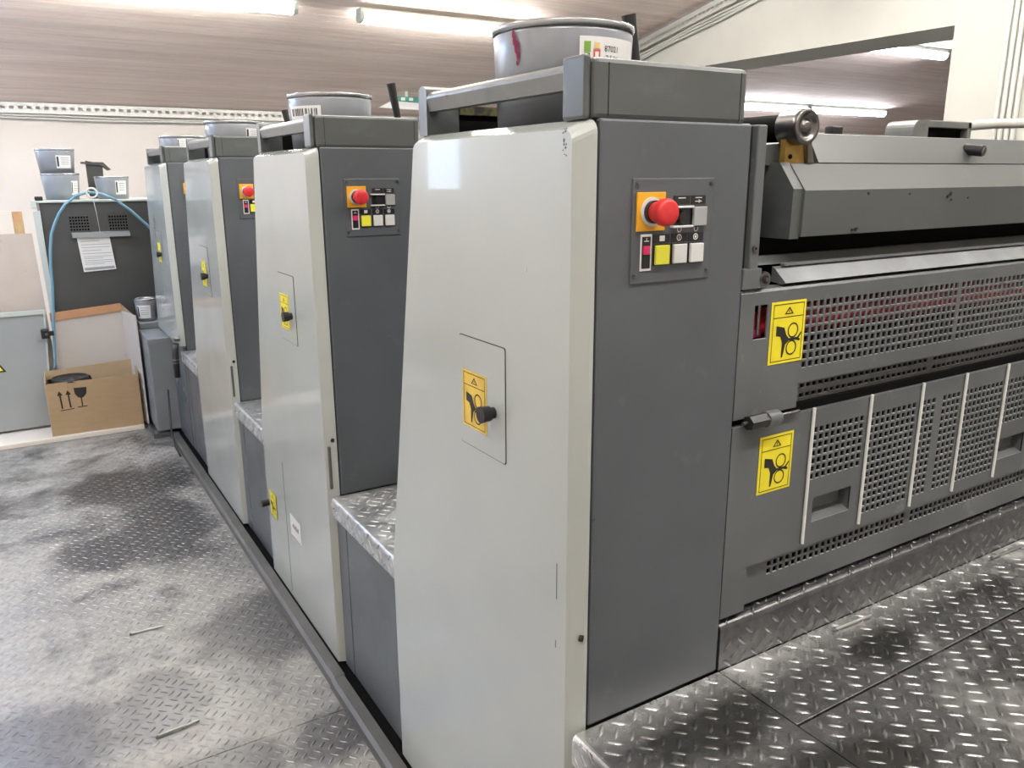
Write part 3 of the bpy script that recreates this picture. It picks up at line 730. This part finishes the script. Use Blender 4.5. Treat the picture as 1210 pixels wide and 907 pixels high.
# upper guard
hl = grid(.558, 1.078, 1.222, 1.3600)+grid(1.094, 1.62, 1.222, 1.3600)+grid(1.636, 2.2, 1.222, 1.36)
hl.append((.412, .448, 1.299, 1.364))
ug = MB(); perforated(ug, .374, XE, 1.196, 1.388, 0.0, hl, M['guard'])
perforated(ug, .374, .552, 1.146, 1.196, 0.0, [], M['guard'])
ug.prism([(0.0, 1.388), (.004, 1.393), (.03, 1.395), (.03, 1.386)], 0, .374, XE, M['guard'])
ug = ug.build('upper_guard', U0)
sticker_hand('warning_label', ug, lambda u, v, l: (.457+u, -l-.0005, 1.244+v), M['yellow'], .098, .122)
MB().box((.414, .012, 1.300), (.446, .03, 1.314), M['magenta']).box((.416, .012, 1.318), (.424, .03, 1.362), M['black'], .001).cyl((.436, .012, 1.305), (.436, .012, 1.362), .004, M['steel'], n=10).build('guard_catch', ug)
# dark sleeve behind the catch slot and slot rows
q = MB().box((.40, .035, 1.28), (.46, .04, 1.37), M['void']); q.build('catch_box', ug)
sl_ = []; x = .566
while x < 2.2:
    if not (1.03 < x < 1.045):
        for z in (1.156, 1.176): sl_.append((x, x+.0145, z, z+.0085))
    x += .0195
q = MB(); perforated(q, .553, XE, 1.142, 1.196, .022, sl_, M['guard'], .004, False)
q.build('slotted_strip', U0)
q = MB().prism([(.001, 1.196), (.022, 1.190), (.022, 1.196)], 0, .553, XE, M['guard']); q.build('guard_lip', U0)
# red roller behind the mesh
MB().cyl((.40, .048, 1.318), (XE, .048, 1.318), .030, M['roller'], n=32).build('ink_roller', U0)
MB().cyl((.40, .09, 1.225), (XE, .09, 1.225), .03, M['black'], n=24).build('form_roller', U0)
# lower guard
hl = []
segs = [(.614, .790, .972), (.804, .980, .838), (.996, 1.058, .838), (1.078, 1.157, .838), (1.172, 1.341, .838), (1.356, 1.54, .972), (1.56, 1.74, .838), (1.76, 2.0, .838)]
for a, c, zb in segs: hl += grid(a, c+.004, zb, 1.092, .0192, .0173)
hl.append((.633, .759, .876, .932)); hl.append((1.358, 1.484, .876, .932))
lg = MB(); perforated(lg, .374, XE, .822, 1.131, 0.0, hl, M['guard'])
perforated(lg, .374, .442, .722, .822, 0.0, [], M['guard'])
lg = lg.build('lower_guard', U0)
for a in (.633, 1.358):
    q = MB(); x0, x1, z0, z1, d = a, a+.126, .876, .932, .028
    q.add([(x0, 0, z0), (x1, 0, z0), (x1, 0, z1), (x0, 0, z1), (x0, d, z0+.012), (x1, d, z0+.012), (x1, d, z1), (x0, d, z1)],
          [(0, 1, 5, 4), (1, 2, 6, 5), (2, 3, 7, 6), (3, 0, 4, 7), (4, 5, 6, 7)], M['guard']).build('grip_recess', lg)
sticker_hand('warning_label', lg, lambda u, v, l: (.453+u, -l-.0005, .976+v), M['yellow'], .098, .122)
for x in (.605, .795, .985, 1.161, 1.346, 1.55, 1.75):
    MB().cyl((x, -.004, .834), (x, -.004, 1.137), .0036, M['wrod'], n=10).build('guard_rod', lg)
q = MB().cyl((.392, -.008, 1.139), (.404, -.008, 1.139), .004, M['steel'], n=10).cyl((.404, -.010, 1.139), (.452, -.010, 1.139), .0145, M['black'], n=6, smooth=False).cyl((.452, -.010, 1.139), (.486, -.010, 1.139), .0155, M['guard'], n=20).cyl((.486, -.006, 1.139), (.555, -.006, 1.139), .004, M['steel'], n=10)
q.build('guard_latch', U0)
MB().box((.374, .012, 1.130), (XE, .03, 1.148), M['void']).build('joint_shade_strip', U0)
# base grille
hl = grid(.520, 1.008, .774, .8065, .0195, .0172)+grid(1.026, 1.60, .774, .8065, .0195, .0172)+grid(1.62, 2.2, .774, .8065, .0195, .0172)
q = MB(); perforated(q, .443, XE, .724, .821, .014, hl, M['guard']); q.build('base_grille', U0)
# frame post
q = MB().box((.3885, -.002, 1.395), (.411, .05, 1.6855), M['guard'], .003).box((.3735, -.003, 1.396), (.421, .03, 1.434), M['guard'], .002)
q.box((.374, .012, 1.434), (.388, .05, 1.684), M['gap'])
q = q.build('frame_post', U0)
MB().cyl((.397, -.002, 1.471), (.397, -.006, 1.471), .0062, M['steel'], n=14).cyl((.397, -.006, 1.471), (.397, -.0066, 1.471), .003, M['black'], n=6).build('post_screw', U0)
MB().cyl((.431, .005, 1.412), (.431, -.003, 1.412), .0145, M['steel'], n=20).cyl((.431, -.003, 1.412), (.431, -.0045, 1.412), .0085, M['black'], n=16).cyl((.431, -.0045, 1.412), (.431, -.008, 1.412), .004, M['steel'], n=12).build('pivot_bolt', U0)
# interior dark back
MB().box((.40, .10, .73), (XE, .13, 1.60), M['void']).build('inner_shade_plate', U0)
# deflector bar
q = MB().prism([(.0, 1.4005), (.028, 1.425), (.036, 1.429), (.036, 1.400), (.010, 1.397)], 0, .492, XE, M['bar'])
q.prism([(.026, 1.4295), (.036, 1.4295), (.036, 1.434), (.026, 1.434)], 0, .515, XE, M['bar'])
q.build('deflector_bar', U0)
MB().prism([(.045, 1.432), (.06, 1.447), (.075, 1.447), (.075, 1.432)], 0, .45, XE, M['hood']).build('rear_bar', U0)
# hood
prof = [(.020, 1.484), (.018, 1.571), (.058, 1.621), (.112, 1.621), (.112, 1.484)]
q = MB().prism(prof, 0, .548, XE, M['hood'])
q.prism([(.026, 1.480), (.024, 1.574), (.062, 1.6235), (.112, 1.6235), (.112, 1.480)], 0, .522, .5485, M['hood'])
hood = q.build('roller_hood', U0)
q = MB()
for u, v in ((1.02, 1.552), (1.035, 1.545), (1.03, 1.558), (1.10, 1.548), (.70, 1.492), (.71, 1.4925), (.715, 1.494), (.74, 1.563), (.88, 1.56)):
    q.cyl((u, .0185, v), (u, .0165, v), .0015+random.random()*.003, M['ink'], n=7)
q.build('paint_chips', hood, 'stuff')
q = MB().prism([(.062, 1.6235), (.094, 1.6795), (.099, 1.6810), (.112, 1.6810), (.112, 1.6235)], 0, .635, XE, M['hood']); q.build('back_cover', U0)
q = MB().cyl((1.178, .085, 1.6555), (1.185, .045, 1.6505), .0125, M['black'], n=20).cyl((1.185, .045, 1.6505), (1.186, .041, 1.650), .0105, M['steel'], n=20); q.build('clamp_bolt', U0)
# roller end assembly
q = MB().cyl((.563, .086, 1.688), (.563, .24, 1.688), .026, M['void'], n=28).build('roller_shaft', U0)
q = MB().cyl((.560, .045, 1.6885), (.560, .085, 1.6885), .0335, M['steel'], n=36)
ri, no = [(.0335, .045), (.0335, .036), (.031, .033), (.0235, .033), (.0225, .040), (.012, .041), (.0115, .036), (.0075, .033), (0, .033)], 36
vs = [(.560+r*math.cos(2*PI*i/no), y, 1.6885+r*math.sin(2*PI*i/no)) for r, y in ri for i in range(no)]
q.add(vs, [(j*no+i, j*no+(i+1) % no, (j+1)*no+(i+1) % no, (j+1)*no+i) for j in range(len(ri)-1) for i in range(no)], M['steel'], True)
q.build('roller_hub', U0)
q = MB().prism([(.462, 1.618), (.56, 1.618), (.56, 1.66), (.50, 1.655)], 1, .085, .10, M['hood']); q.build('hub_plate', U0)
q = MB().prism([(.535, 1.622), (.592, 1.622), (.580, 1.672), (.535, 1.672)], 1, .062, .075, M['brass']).cyl((.549, .062, 1.634), (.549, .0595, 1.634), .0045, M['void'], n=12); q.build('hub_bracket', U0)
q = MB().prism([(.594, 1.6225), (.612, 1.6225), (.600, 1.665), (.586, 1.685)], 1, .055, .068, M['steel']); q.build('hub_arm', U0)
q = MB().box((.845, .20, 1.6805), (.885, .22, 1.706), M['black'], .003); q.build('small_latch', U0)
# hopper end on the far side of the press and its rail
q = MB().prism([(1.37, 1.665), (1.37, 1.715)]+arc(1.40, 1.715, .028, 180, 90, 5)+[(1.44, 1.744), (1.44, 1.665)], 1, .345, .43, M['rail'])
q.box((1.44, .35, 1.7245), (1.66, .43, 1.7445), M['rail'], .003).box((1.64, .35, 1.665), (1.66, .43, 1.7445), M['rail'], .003).box((1.44, .37, 1.665), (1.65, .43, 1.725), M['void'])
q.build('rear_hopper', U0)
MB().tube([(1.66, .36, 1.735), (1.74, .33, 1.741), (2.2, .14, 1.752)], .014, M['pipe'], 12).build('rear_rail', U0)

# ------------------------------------------------------------------ treads
def step_between(k, label):
    Y0 = k*P_+.803; Y1 = (k+1)*P_-.004
    t = thing('tread_step', label, 'step', (0.5, (Y0+Y1)/2, FZ), 'chequer plate steps between the units')
    y1f = Y0+.02
    pl = MB(); r = .010
    pts = [(2.2, GZ), (.008+r, GZ)]+arc(.006+r, GZ-r, r, 90, 180, 4)+[(.006, GZ-.060), (.010, GZ-.060), (.012, GZ-.012), (2.2, GZ-.012)]
    pl.prism(pts, 1, Y0+.022, Y1, M['step'])
    pl = pl.build('tread_plate', t)
    q = bars(MB(), M['step'], .012, 1.0, Y0+.012, Y1+.004, lambda u, v, h: (u, v, GZ+h), False, .555+k*.02, -.02)
    bars(q, M['step'], Y0+.012, Y1+.008, GZ-.066, GZ+.004, lambda u, v, h: (.006-h, u, v), True, -.042, GZ-.03)
    q.build('raised_bars', t, 'stuff')
    MB().box((.0205, Y0+.022, 0.0), (.034, Y1-.085, GZ-.012), M['dark'], .002).build('kick_panel', t)
    MB().box((.0195, Y1-.082, 0.0), (.034, Y1, GZ-.012), M['dark'], .002).build('narrow_panel', t)
    MB().box((.035, Y0, 0.0), (.36, Y1, GZ-.013), M['gap']).build('step_core', t)
    for yy_, zz_ in ((Y1-.02, GZ-.028), (Y1-.045, GZ-.037)): MB().cyl((.006, yy_, zz_), (.0035, yy_, zz_), .004, M['rim'], n=10).build('step_screw', t)
step_between(0, 'nearest chequer plate step, between the first and second printing units')
step_between(1, 'middle chequer plate step, between the second and third printing units')
step_between(2, 'farthest chequer plate step, behind the third bluish cover')

# gallery platform in the right foreground
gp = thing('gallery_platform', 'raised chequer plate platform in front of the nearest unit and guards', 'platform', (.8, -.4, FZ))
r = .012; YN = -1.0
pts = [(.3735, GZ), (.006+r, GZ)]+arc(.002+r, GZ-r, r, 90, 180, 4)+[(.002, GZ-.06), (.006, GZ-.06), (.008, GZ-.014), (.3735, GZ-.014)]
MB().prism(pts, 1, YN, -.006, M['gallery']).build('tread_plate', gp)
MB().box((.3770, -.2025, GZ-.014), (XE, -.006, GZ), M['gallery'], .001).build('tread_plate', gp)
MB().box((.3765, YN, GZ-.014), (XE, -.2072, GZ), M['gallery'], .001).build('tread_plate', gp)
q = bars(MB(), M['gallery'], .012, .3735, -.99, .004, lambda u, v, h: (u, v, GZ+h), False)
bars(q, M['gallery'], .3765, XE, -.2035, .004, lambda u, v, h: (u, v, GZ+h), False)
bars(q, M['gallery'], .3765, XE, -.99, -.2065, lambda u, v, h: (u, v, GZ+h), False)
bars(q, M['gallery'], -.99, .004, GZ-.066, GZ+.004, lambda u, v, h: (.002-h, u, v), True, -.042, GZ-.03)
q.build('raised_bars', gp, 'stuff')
MB().box((.02, YN, 0), (XE, -.004, GZ-.016), M['void']).build('platform_base', gp)
# riser
rs = thing('tread_riser', 'chequer plate riser with rounded top edge along the foot of the perforated guards', 'riser', (1.2, 0, GZ))
pts = [(-.004, GZ+.0005), (-.004, .694)]+arc(.012, .694, .016, 180, 90, 6)+[(.030, .714), (.034, .720), (.06, .722), (.06, GZ)]
MB().prism(pts, 0, .3745, XE, M['riser'], False).build('riser_plate', rs)
q = bars(MB(), M['riser'], .376, XE, GZ-.002, .700, lambda u, v, h: (u, -.004-h, v), False, .42, GZ+.03, h=.0032)
def over(u, v, h):     # the rounded edge and the shelf behind it
    a = v/.016
    if a < PI/2: return (u, .012-(.016+h)*math.cos(a), .694+(.016+h)*math.sin(a))
    return (u, .012+(v-.016*PI/2), .7105+h+.1*(v-.016*PI/2))
bars(q, M['riser'], .376, XE, .0-.008, .055, over, False, .40, .02, h=.0032)
q.build('raised_bars', rs, 'stuff')

# kerb along the deck, in lengths
kb = thing('deck_kerb', 'low steel kerb strip along the foot of the printing units', 'kerb', (-.03, 2, FZ))
for ya, yb, dx in ((-1.0, 1.262, -.004), (1.262, 3.96, 0), (3.96, 4.38, 0)):
    MB().prism([(-.056+dx, FZ), (-.052+dx, -.008), (-.040+dx, -.001), (-.007+dx, .001), (-.007+dx, FZ)], 1, ya, yb-.002, M['kerb']).build('kerb_length', kb)
MB().box((-.006, -1.0, FZ), (.03, 4.4, -.012), M['void']).build('kerb_channel', kb)
MB().box((-.140, 4.385, FZ), (-.052, 4.397, .0), M['kerb'], .002).build('kerb_length', kb)
MB().box((-.152, 4.385, FZ), (-.140, 4.64, .0), M['kerb'], .002).build('kerb_length', kb)
# dark panels at the far end under the last unit
ep = thing('end_skirt', 'dark grey skirt panel under the farthest unit beside the low grey box', 'panel', (.02, 4.2, FZ))
MB().box((.018, 3*P_+.0, 0), (.034, 4.40, .626), M['dark'], .002).build('skirt_panel', ep)
# low box
pod = thing('low_grey_box', 'low grey cabinet box jutting out below the farthest unit', 'box', (0, 4.7, FZ))
MB().box((-.122, 4.402, .010), (.030, 4.99, .62), M['pod'], .006).build('box_body', pod)
MB().box((-.115, 4.78, .621), (.030, 4.985, .665), M['pod'], .006).build('rear_ledge', pod)
bucket('ink_bucket', 'small grey ink bucket with white label standing on the low grey box', (-.052, 4.88, .666), .068, .058, .15, (-150, -70, .02, .11, 'plain'), M['ink'], 'ink buckets')
q = MB().tube([(-.02, 3.955, .66), (-.03, 3.94, .62), (-.035, 3.935, .55), (-.035, 3.935, .46)], .018, M['black'], 12)
pp = thing('drain_pipe', 'short black rubber pipe with steel clamp hanging at the farthest unit', 'pipe', (-.035, 3.935, .46))
q.build('rubber_pipe', pp)
for z_ in (.545, .563): MB().cyl((-.035, 3.935, z_), (-.035, 3.935, z_+.007), .0195, M['steel']).build('hose_clamp', pp)
MB().cyl((0.0, 3.95, .685), (-.03, 3.945, .685), .017, M['steel'], .012).build('pipe_knob', pp)
single(MB().tube([(-.045, 4.32, .3), (-.062, 4.25, .05), (-.070, 4.1, -.012), (-.070, 3.93, -.023)], .006, M['black']), 'black_cable', 'thin black cable running down beside the low grey box to the deck', 'cable', None, (-.06, 3.93, -.03))

# ------------------------------------------------------------------ ink buckets on the units
tb = [('largest grey ink bucket with a magenta smear and a code label, on the nearest unit', (-112, -52, .085, .155, 'code'), .175, .134, M['magenta']),
      ('grey ink bucket with a barcode label on the second unit', (-176, -122, .095, .135, 'bars'), .165, .136, M['ink']),
      ('grey ink bucket on the third unit, beside the black lever', (-82, -50, .09, .135, 'plain'), .158, .134, M['ink']),
      ('grey ink bucket on the farthest unit', (-112, -92, .09, .14, 'plain'), .150, .134, M['ink'])]
for k, (lb, la, h, rr_, im) in enumerate(tb):
    t = bucket('ink_bucket', lb, (.193, k*P_+.32, ZT-.003), rr_, rr_*.93, h+.01, la, im, 'ink buckets')
    if k == 0:
        a = math.radians(-165); q = MB()
        for i, (da, z, s) in enumerate(((0, .150, .010), (2, .138, .012), (3, .124, .008), (-1, .160, .008), (2, .112, .005))):
            aa = a+math.radians(da); rad = .1255+.0088*z/.17+.0006
            c = Vector((.193+rad*math.cos(aa), .32+rad*math.sin(aa), ZT+z)); tn = Vector((-math.sin(aa), math.cos(aa), 0))
            q.poly([c+tn*(s*.5*math.cos(j*PI/5))+Vector((0, 0, s*math.sin(j*PI/5))) for j in range(10)], M['magenta'])
        q.build('ink_smear', t)

# ------------------------------------------------------------------ far cabinet and its surroundings
cb = thing('control_cabinet', 'charcoal steel cabinet with two vent grilles and a pinned sheet', 'cabinet', (-.2, 5.3, FZ))
MB().box((-.585, 5.0, FZ), (.30, 5.6, 1.452), M['cab'], .006).build('cabinet_body', cb)
MB().box((-.605, 4.985, 1.452), (.32, 5.62, 1.466), M['trim'], .003).build('cabinet_top', cb)
q = MB().prism([(-.625, 1.40), (-.585, 1.405), (-.585, .02), (-.60, .02)], 1, 4.985, 5.02, M['trim']); q.build('door_edge', cb)
MB().box((-.632, 4.98, 1.42), (-.60, 5.06, 1.47), M['trim'], .004).box((-.605, 4.99, 1.467), (-.560, 5.05, 1.492), M['black'], .004).build('corner_hinge', cb)
for x0 in (-.428, -.197):
    hl = grid(x0, x0+.118, 1.266, 1.362, .0165, .0195, .0115, .0125)
    q = MB().box((x0-.008, 4.9985, 1.256), (x0+.122, 4.999, 1.368), M['void'])
    perforated(q, x0-.008, x0+.122, 1.256, 1.368, 4.993, hl, M['cab'], .003, True, False)
    q.build('vent_grille', cb)
q = MB().prism([(4.999, 1.262), (4.96, 1.250), (4.96, 1.228), (4.968, 1.228), (4.968, 1.243), (4.999, 1.252)], 0, -.425, -.082, M['sheet']); q.build('paper_ledge', cb)
pn = MB(); f3 = lambda x, z, l=0: (x, 4.985-l, z)
pn.add([f3(-.400, 1.225), f3(-.207, 1.228), f3(-.190, 1.012), f3(-.385, 1.003)], [(3, 2, 1, 0)], M['white'])
for i, z in enumerate((1.20, 1.178, 1.16, 1.14, 1.12, 1.10, 1.088, 1.074, 1.062, 1.05)):
    s0 = (1.225-z)*.07
    x1 = -.215 if i % 3 else -.27
    pn.add([f3(-.385+s0, z, .001), f3(x1+s0, z+.001, .001), f3(x1+s0, z+.0045, .001), f3(-.385+s0, z+.0035, .001)], [(0, 1, 2, 3)], M['gbtn'])
pn.add([f3(-.378, 1.012, .001), f3(-.198, 1.018, .001), f3(-.2, 1.035, .001), f3(-.38, 1.03, .001)], [(0, 1, 2, 3)], M['sheet'])
single(pn, 'printed_sheet', 'white printed sheet pinned to the charcoal cabinet', 'paper')
sg = thing('bent_steel_plate', 'dark bent steel plate standing between the buckets on the cabinet', 'bracket', (-.21, 5.3, 1.466))
MB().prism([(-.262, 1.4675), (-.17, 1.4675), (-.158, 1.70), (-.262, 1.72)], 1, 5.36, 5.39, M['cab']).build('upright', sg)
MB().prism([(-.29, 1.712), (-.155, 1.710), (-.11, 1.66), (-.13, 1.655), (-.17, 1.69), (-.29, 1.70)], 1, 5.34, 5.42, M['cab']).build('folded_top', sg)
bucket('ink_bucket', 'lower of the two stacked grey buckets on the charcoal cabinet', (-.435, 5.22, 1.467), .115, .098, .168, (-60, -30, .03, .12, 'plain'), M['ink'], 'ink buckets')
bucket('ink_bucket', 'upper of the two stacked grey buckets on the charcoal cabinet', (-.446, 5.22, 1.633), .117, .100, .158, (-92, -42, .035, .115, 'plain'), M['ink'], 'ink buckets')
bucket('ink_bucket', 'grey bucket with white label on the right of the charcoal cabinet top', (-.13, 5.2, 1.467), .108, .094, .148, (-85, -42, .03, .12, 'plain'), M['ink'], 'ink buckets')
# hose with ring
hp_ = [(-.640, 4.9, .40), (-.632, 4.9, .427), (-.60, 4.9, .75), (-.581, 4.9, .934), (-.575, 4.9, 1.06), (-.562, 4.9, 1.169), (-.545, 4.9, 1.26), (-.518, 4.9, 1.326), (-.485, 4.9, 1.39), (-.444, 4.9, 1.442), (-.379, 4.9, 1.495), (-.305, 4.9, 1.517), (-.233, 4.9, 1.507), (-.152, 4.9, 1.468), (-.069, 4.9, 1.397), (.022, 4.9, 1.297), (.09, 4.9, 1.20)]
hs = thing('air_hose', 'light blue air hose arching in front of the charcoal cabinet', 'hose', (-.3, 4.9, .4))
MB().tube(hp_, .009, M['hose'], 10).build('hose_tube', hs)
q = MB(); ringp = [(-.285+.030*math.cos(a*PI/10), 4.885, 1.512+.030*math.sin(a*PI/10)) for a in range(20)]
q.tube(ringp+[ringp[0]], .006, M['pipe'], 6).build('hanging_ring', hs)
MB().tube([(-.283, 4.885, 1.482), (-.272, 4.9, 1.38), (-.262, 4.95, 1.262)], .0018, M['pipe'], 5).build('ring_wire', hs)
# sheets leaning at the left
gs = thing('grey_sheet', 'flat grey-green sheet with pale frame standing at the left edge', 'panel', (-1.2, 4.94, 0))
MB().prism([(-1.9, .76), (-.655, .757), (-.703, .02), (-1.9, .0)], 1, 4.925, 4.945, M['sheet']).build('sheet_face', gs)
MB().prism([(-1.9, .785), (-.645, .782), (-.645, .757), (-1.9, .760)], 1, 4.915, 4.95, M['trim']).build('frame_rail', gs)
MB().prism([(-.655, .757), (-.645, .757), (-.692, .02), (-.704, .02)], 1, 4.915, 4.95, M['trim']).build('frame_rail', gs)
q = MB(); f4 = lambda a, b_, l=0: (a, 4.9245-l, b_)
q.poly([f4(-1.045, .405), f4(-.905, .405), f4(-.975, .527)], M['ink']); q.poly([f4(-1.027, .415, .001), f4(-.923, .415, .001), f4(-.975, .507, .001)], M['yellow'])
q.box((-.979, 4.922, .445), (-.971, 4.9233, .485), M['ink']).box((-.979, 4.922, .428), (-.971, 4.9233, .436), M['ink'])
o = q.build('warning_triangle', gs); o['label'] = 'yellow warning triangle'
cl = thing('black_clamp', 'black clamp gripping the frame edge beside the blue hose', 'clamp', (-.645, 4.86, .6))
MB().box((-.685, 4.86, .605), (-.640, 4.895, .665), M['black'], .004).build('clamp_body', cl)
MB().box((-.640, 4.865, .62), (-.612, 4.89, .65), M['black'], .003).cyl((-.655, 4.86, .635), (-.655, 4.85, .635), .009, M['steel'], n=12).build('clamp_jaw', cl)
single(MB().prism([(-1.9, 1.27), (-.648, 1.262), (-.615, .03), (-1.9, .03)], 1, 5.02, 5.045, M['mdf']), 'leaning_board', 'tall stained beige board standing behind the grey-green sheet', 'board')
single(MB().box((-1.3, 5.06, 0), (-.745, 5.085, 1.402), M['cream']), 'leaning_board', 'pale board rising behind the stained beige board at the left edge', 'board')
q = MB().box((-.742, 5.06, 1.235), (-.685, 5.10, 1.40), M['wood']).box((-.735, 5.057, 1.34), (-.7, 5.06, 1.385), M['tape'])
q.box((-.742, 5.06, 0), (-.700, 5.10, 1.235), M['wood'])
single(q, 'timber_offcut', 'brown timber offcut standing behind the stained beige board', 'timber')
# low cream board on the deck
single(MB().box((-2.0, 4.655, FZ), (-.172, 4.99, -.001), M['cream'], .003), 'cream_board', 'cream board lying on the deck under the cardboard box', 'board')
# white-lined tray behind the box
cr = thing('lined_crate', 'white-lined cardboard crate with brown folded rim behind the cardboard box', 'crate', (-.4, 4.9, 0))
MB().box((-.62, 4.955, 0), (-.195, 4.965, .735), M['lining']).build('back_side', cr)
MB().prism([(-.195, 4.955), (-.19, 4.965), (-.140, 4.66), (-.146, 4.66)], 2, 0.0, .735, M['lining']).build('right_side', cr)
q = MB().prism([(-.62, .70), (-.62, .755), (-.20, .785), (-.185, .735)], 1, 4.945, 4.954, M['tape']); q.build('folded_rim', cr)
q = MB().add([(-.198, 4.945, .785), (-.148, 4.66, .735), (-.125, 4.66, .700), (-.185, 4.95, .735)], [(0, 1, 2, 3)], M['kraft_in']).add([(-.196, 4.95, .782), (-.146, 4.66, .732), (-.123, 4.66, .697), (-.183, 4.955, .732)], [(3, 2, 1, 0)], M['kraft_in']); q.build('side_flap', cr)
# cardboard box
bx = thing('cardboard_box', 'open brown cardboard box with printed arrows and glass symbol', 'box', (-.44, 4.85, 0))
fb = [(-.711, 4.69), (-.172, 4.672)]; bb = [(-.698, 4.90), (-.165, 4.89)]; zt = .345
def wallq(a, b_, m1, name, zt0=zt, zt1=zt, th=.004):
    a, b_ = Vector((*a, 0)), Vector((*b_, 0)); nrm = (b_-a).cross(Vector((0, 0, 1))).normalized()*th
    q = MB(); vs = [a, b_, b_+Vector((0, 0, zt1)), a+Vector((0, 0, zt0))]; vs += [v-nrm for v in vs]
    q.add(vs, [(0, 1, 2, 3), (7, 6, 5, 4), (0, 4, 5, 1), (1, 5, 6, 2), (2, 6, 7, 3), (3, 7, 4, 0)], m1)
    return q.build(name, bx)
wallq(fb[0], fb[1], M['kraft'], 'box_side'); wallq(fb[1], bb[1], M['kraft'], 'box_side', .345, .40); wallq(bb[1], bb[0], M['kraft_in'], 'box_side', .41, .385); wallq(bb[0], fb[0], M['kraft_in'], 'box_side', .385, .35)
MB().poly([(fb[0][0], fb[0][1], .004), (fb[1][0], fb[1][1], .004), (bb[1][0], bb[1][1], .004), (bb[0][0], bb[0][1], .004)], M['kraft_in']).build('box_bottom', bx)
q = MB()
def bf(x, z, l=.001): 
    s_ = (x+.711)/.539
    return (x, 4.69-.018*s_-l, z)
for x in (-.632, -.585):
    q.add([bf(x-.0045, .175), bf(x+.0045, .175), bf(x+.0005, .265), bf(x-.0085, .265)], [(0, 1, 2, 3)], M['ink'])
    q.add([bf(x-.020, .262), bf(x+.012, .262), bf(x-.006, .292)], [(0, 1, 2)], M['ink'])
q.add([bf(-.645, .160), bf(-.565, .165), bf(-.565, .170), bf(-.645, .165)], [(0, 1, 2, 3)], M['ink'])
gl = [(-.555, .302), (-.481, .300), (-.486, .258), (-.502, .238), (-.514, .232), (-.522, .232), (-.538, .240), (-.552, .262)]
q.add([bf(*p) for p in gl][::-1], [list(range(8))], M['ink'])
q.add([bf(-.521, .178), bf(-.514, .178), bf(-.515, .235), bf(-.522, .235)], [(0, 1, 2, 3)], M['ink'])
q.add([bf(-.545, .170), bf(-.490, .172), bf(-.490, .178), bf(-.545, .176)], [(0, 1, 2, 3)], M['ink'])
q.build('printed_symbols', bx)
rl = thing('black_reel', 'black round lid lying inside the open cardboard box', 'lid', (-.56, 4.81, .30))
MB().lathe([(0, .0), (.108, 0), (.106, .004), (.108, .016), (.102, .018), (.098, .008), (.03, .006), (.03, .01), (0, .01)], M['black'], (-.562, 4.79, .338), 32).build('reel_body', rl)
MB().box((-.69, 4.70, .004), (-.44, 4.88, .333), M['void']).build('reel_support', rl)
# rods lying on the plates
for (a, b_, z, lb) in (((-.581, 1.957), (-.470, 1.950), FZ, 'thin steel rod on the deck, farther of the two on the left'),
                       ((-.585, 1.300), (-.462, 1.310), FZ, 'thin steel rod on the deck, nearer of the two on the left'),
                       ((.705, -.034), (.827, -.040), GZ, 'thin steel rod on the raised platform, below the second guard rod'),
                       ((1.355, -.030), (1.50, -.034), GZ, 'thin steel rod on the raised platform at the right edge')):
    single(MB().cyl((a[0], a[1], z+.0055), (b_[0], b_[1], z+.0055), .0036, M['metalpen'], n=10).cyl((a[0]-.003, a[1], z+.0055), (a[0]+.004, a[1], z+.0055), .0040, M['steel'], n=10), 'steel_rod', lb, 'rod', 'loose steel rods', (a[0], a[1], z))
for o in bpy.data.objects:
    if '_o' in o: del o['_o']
    if o.type == 'MESH' and o.data.polygons and not o.data.get('fx'):
        pass
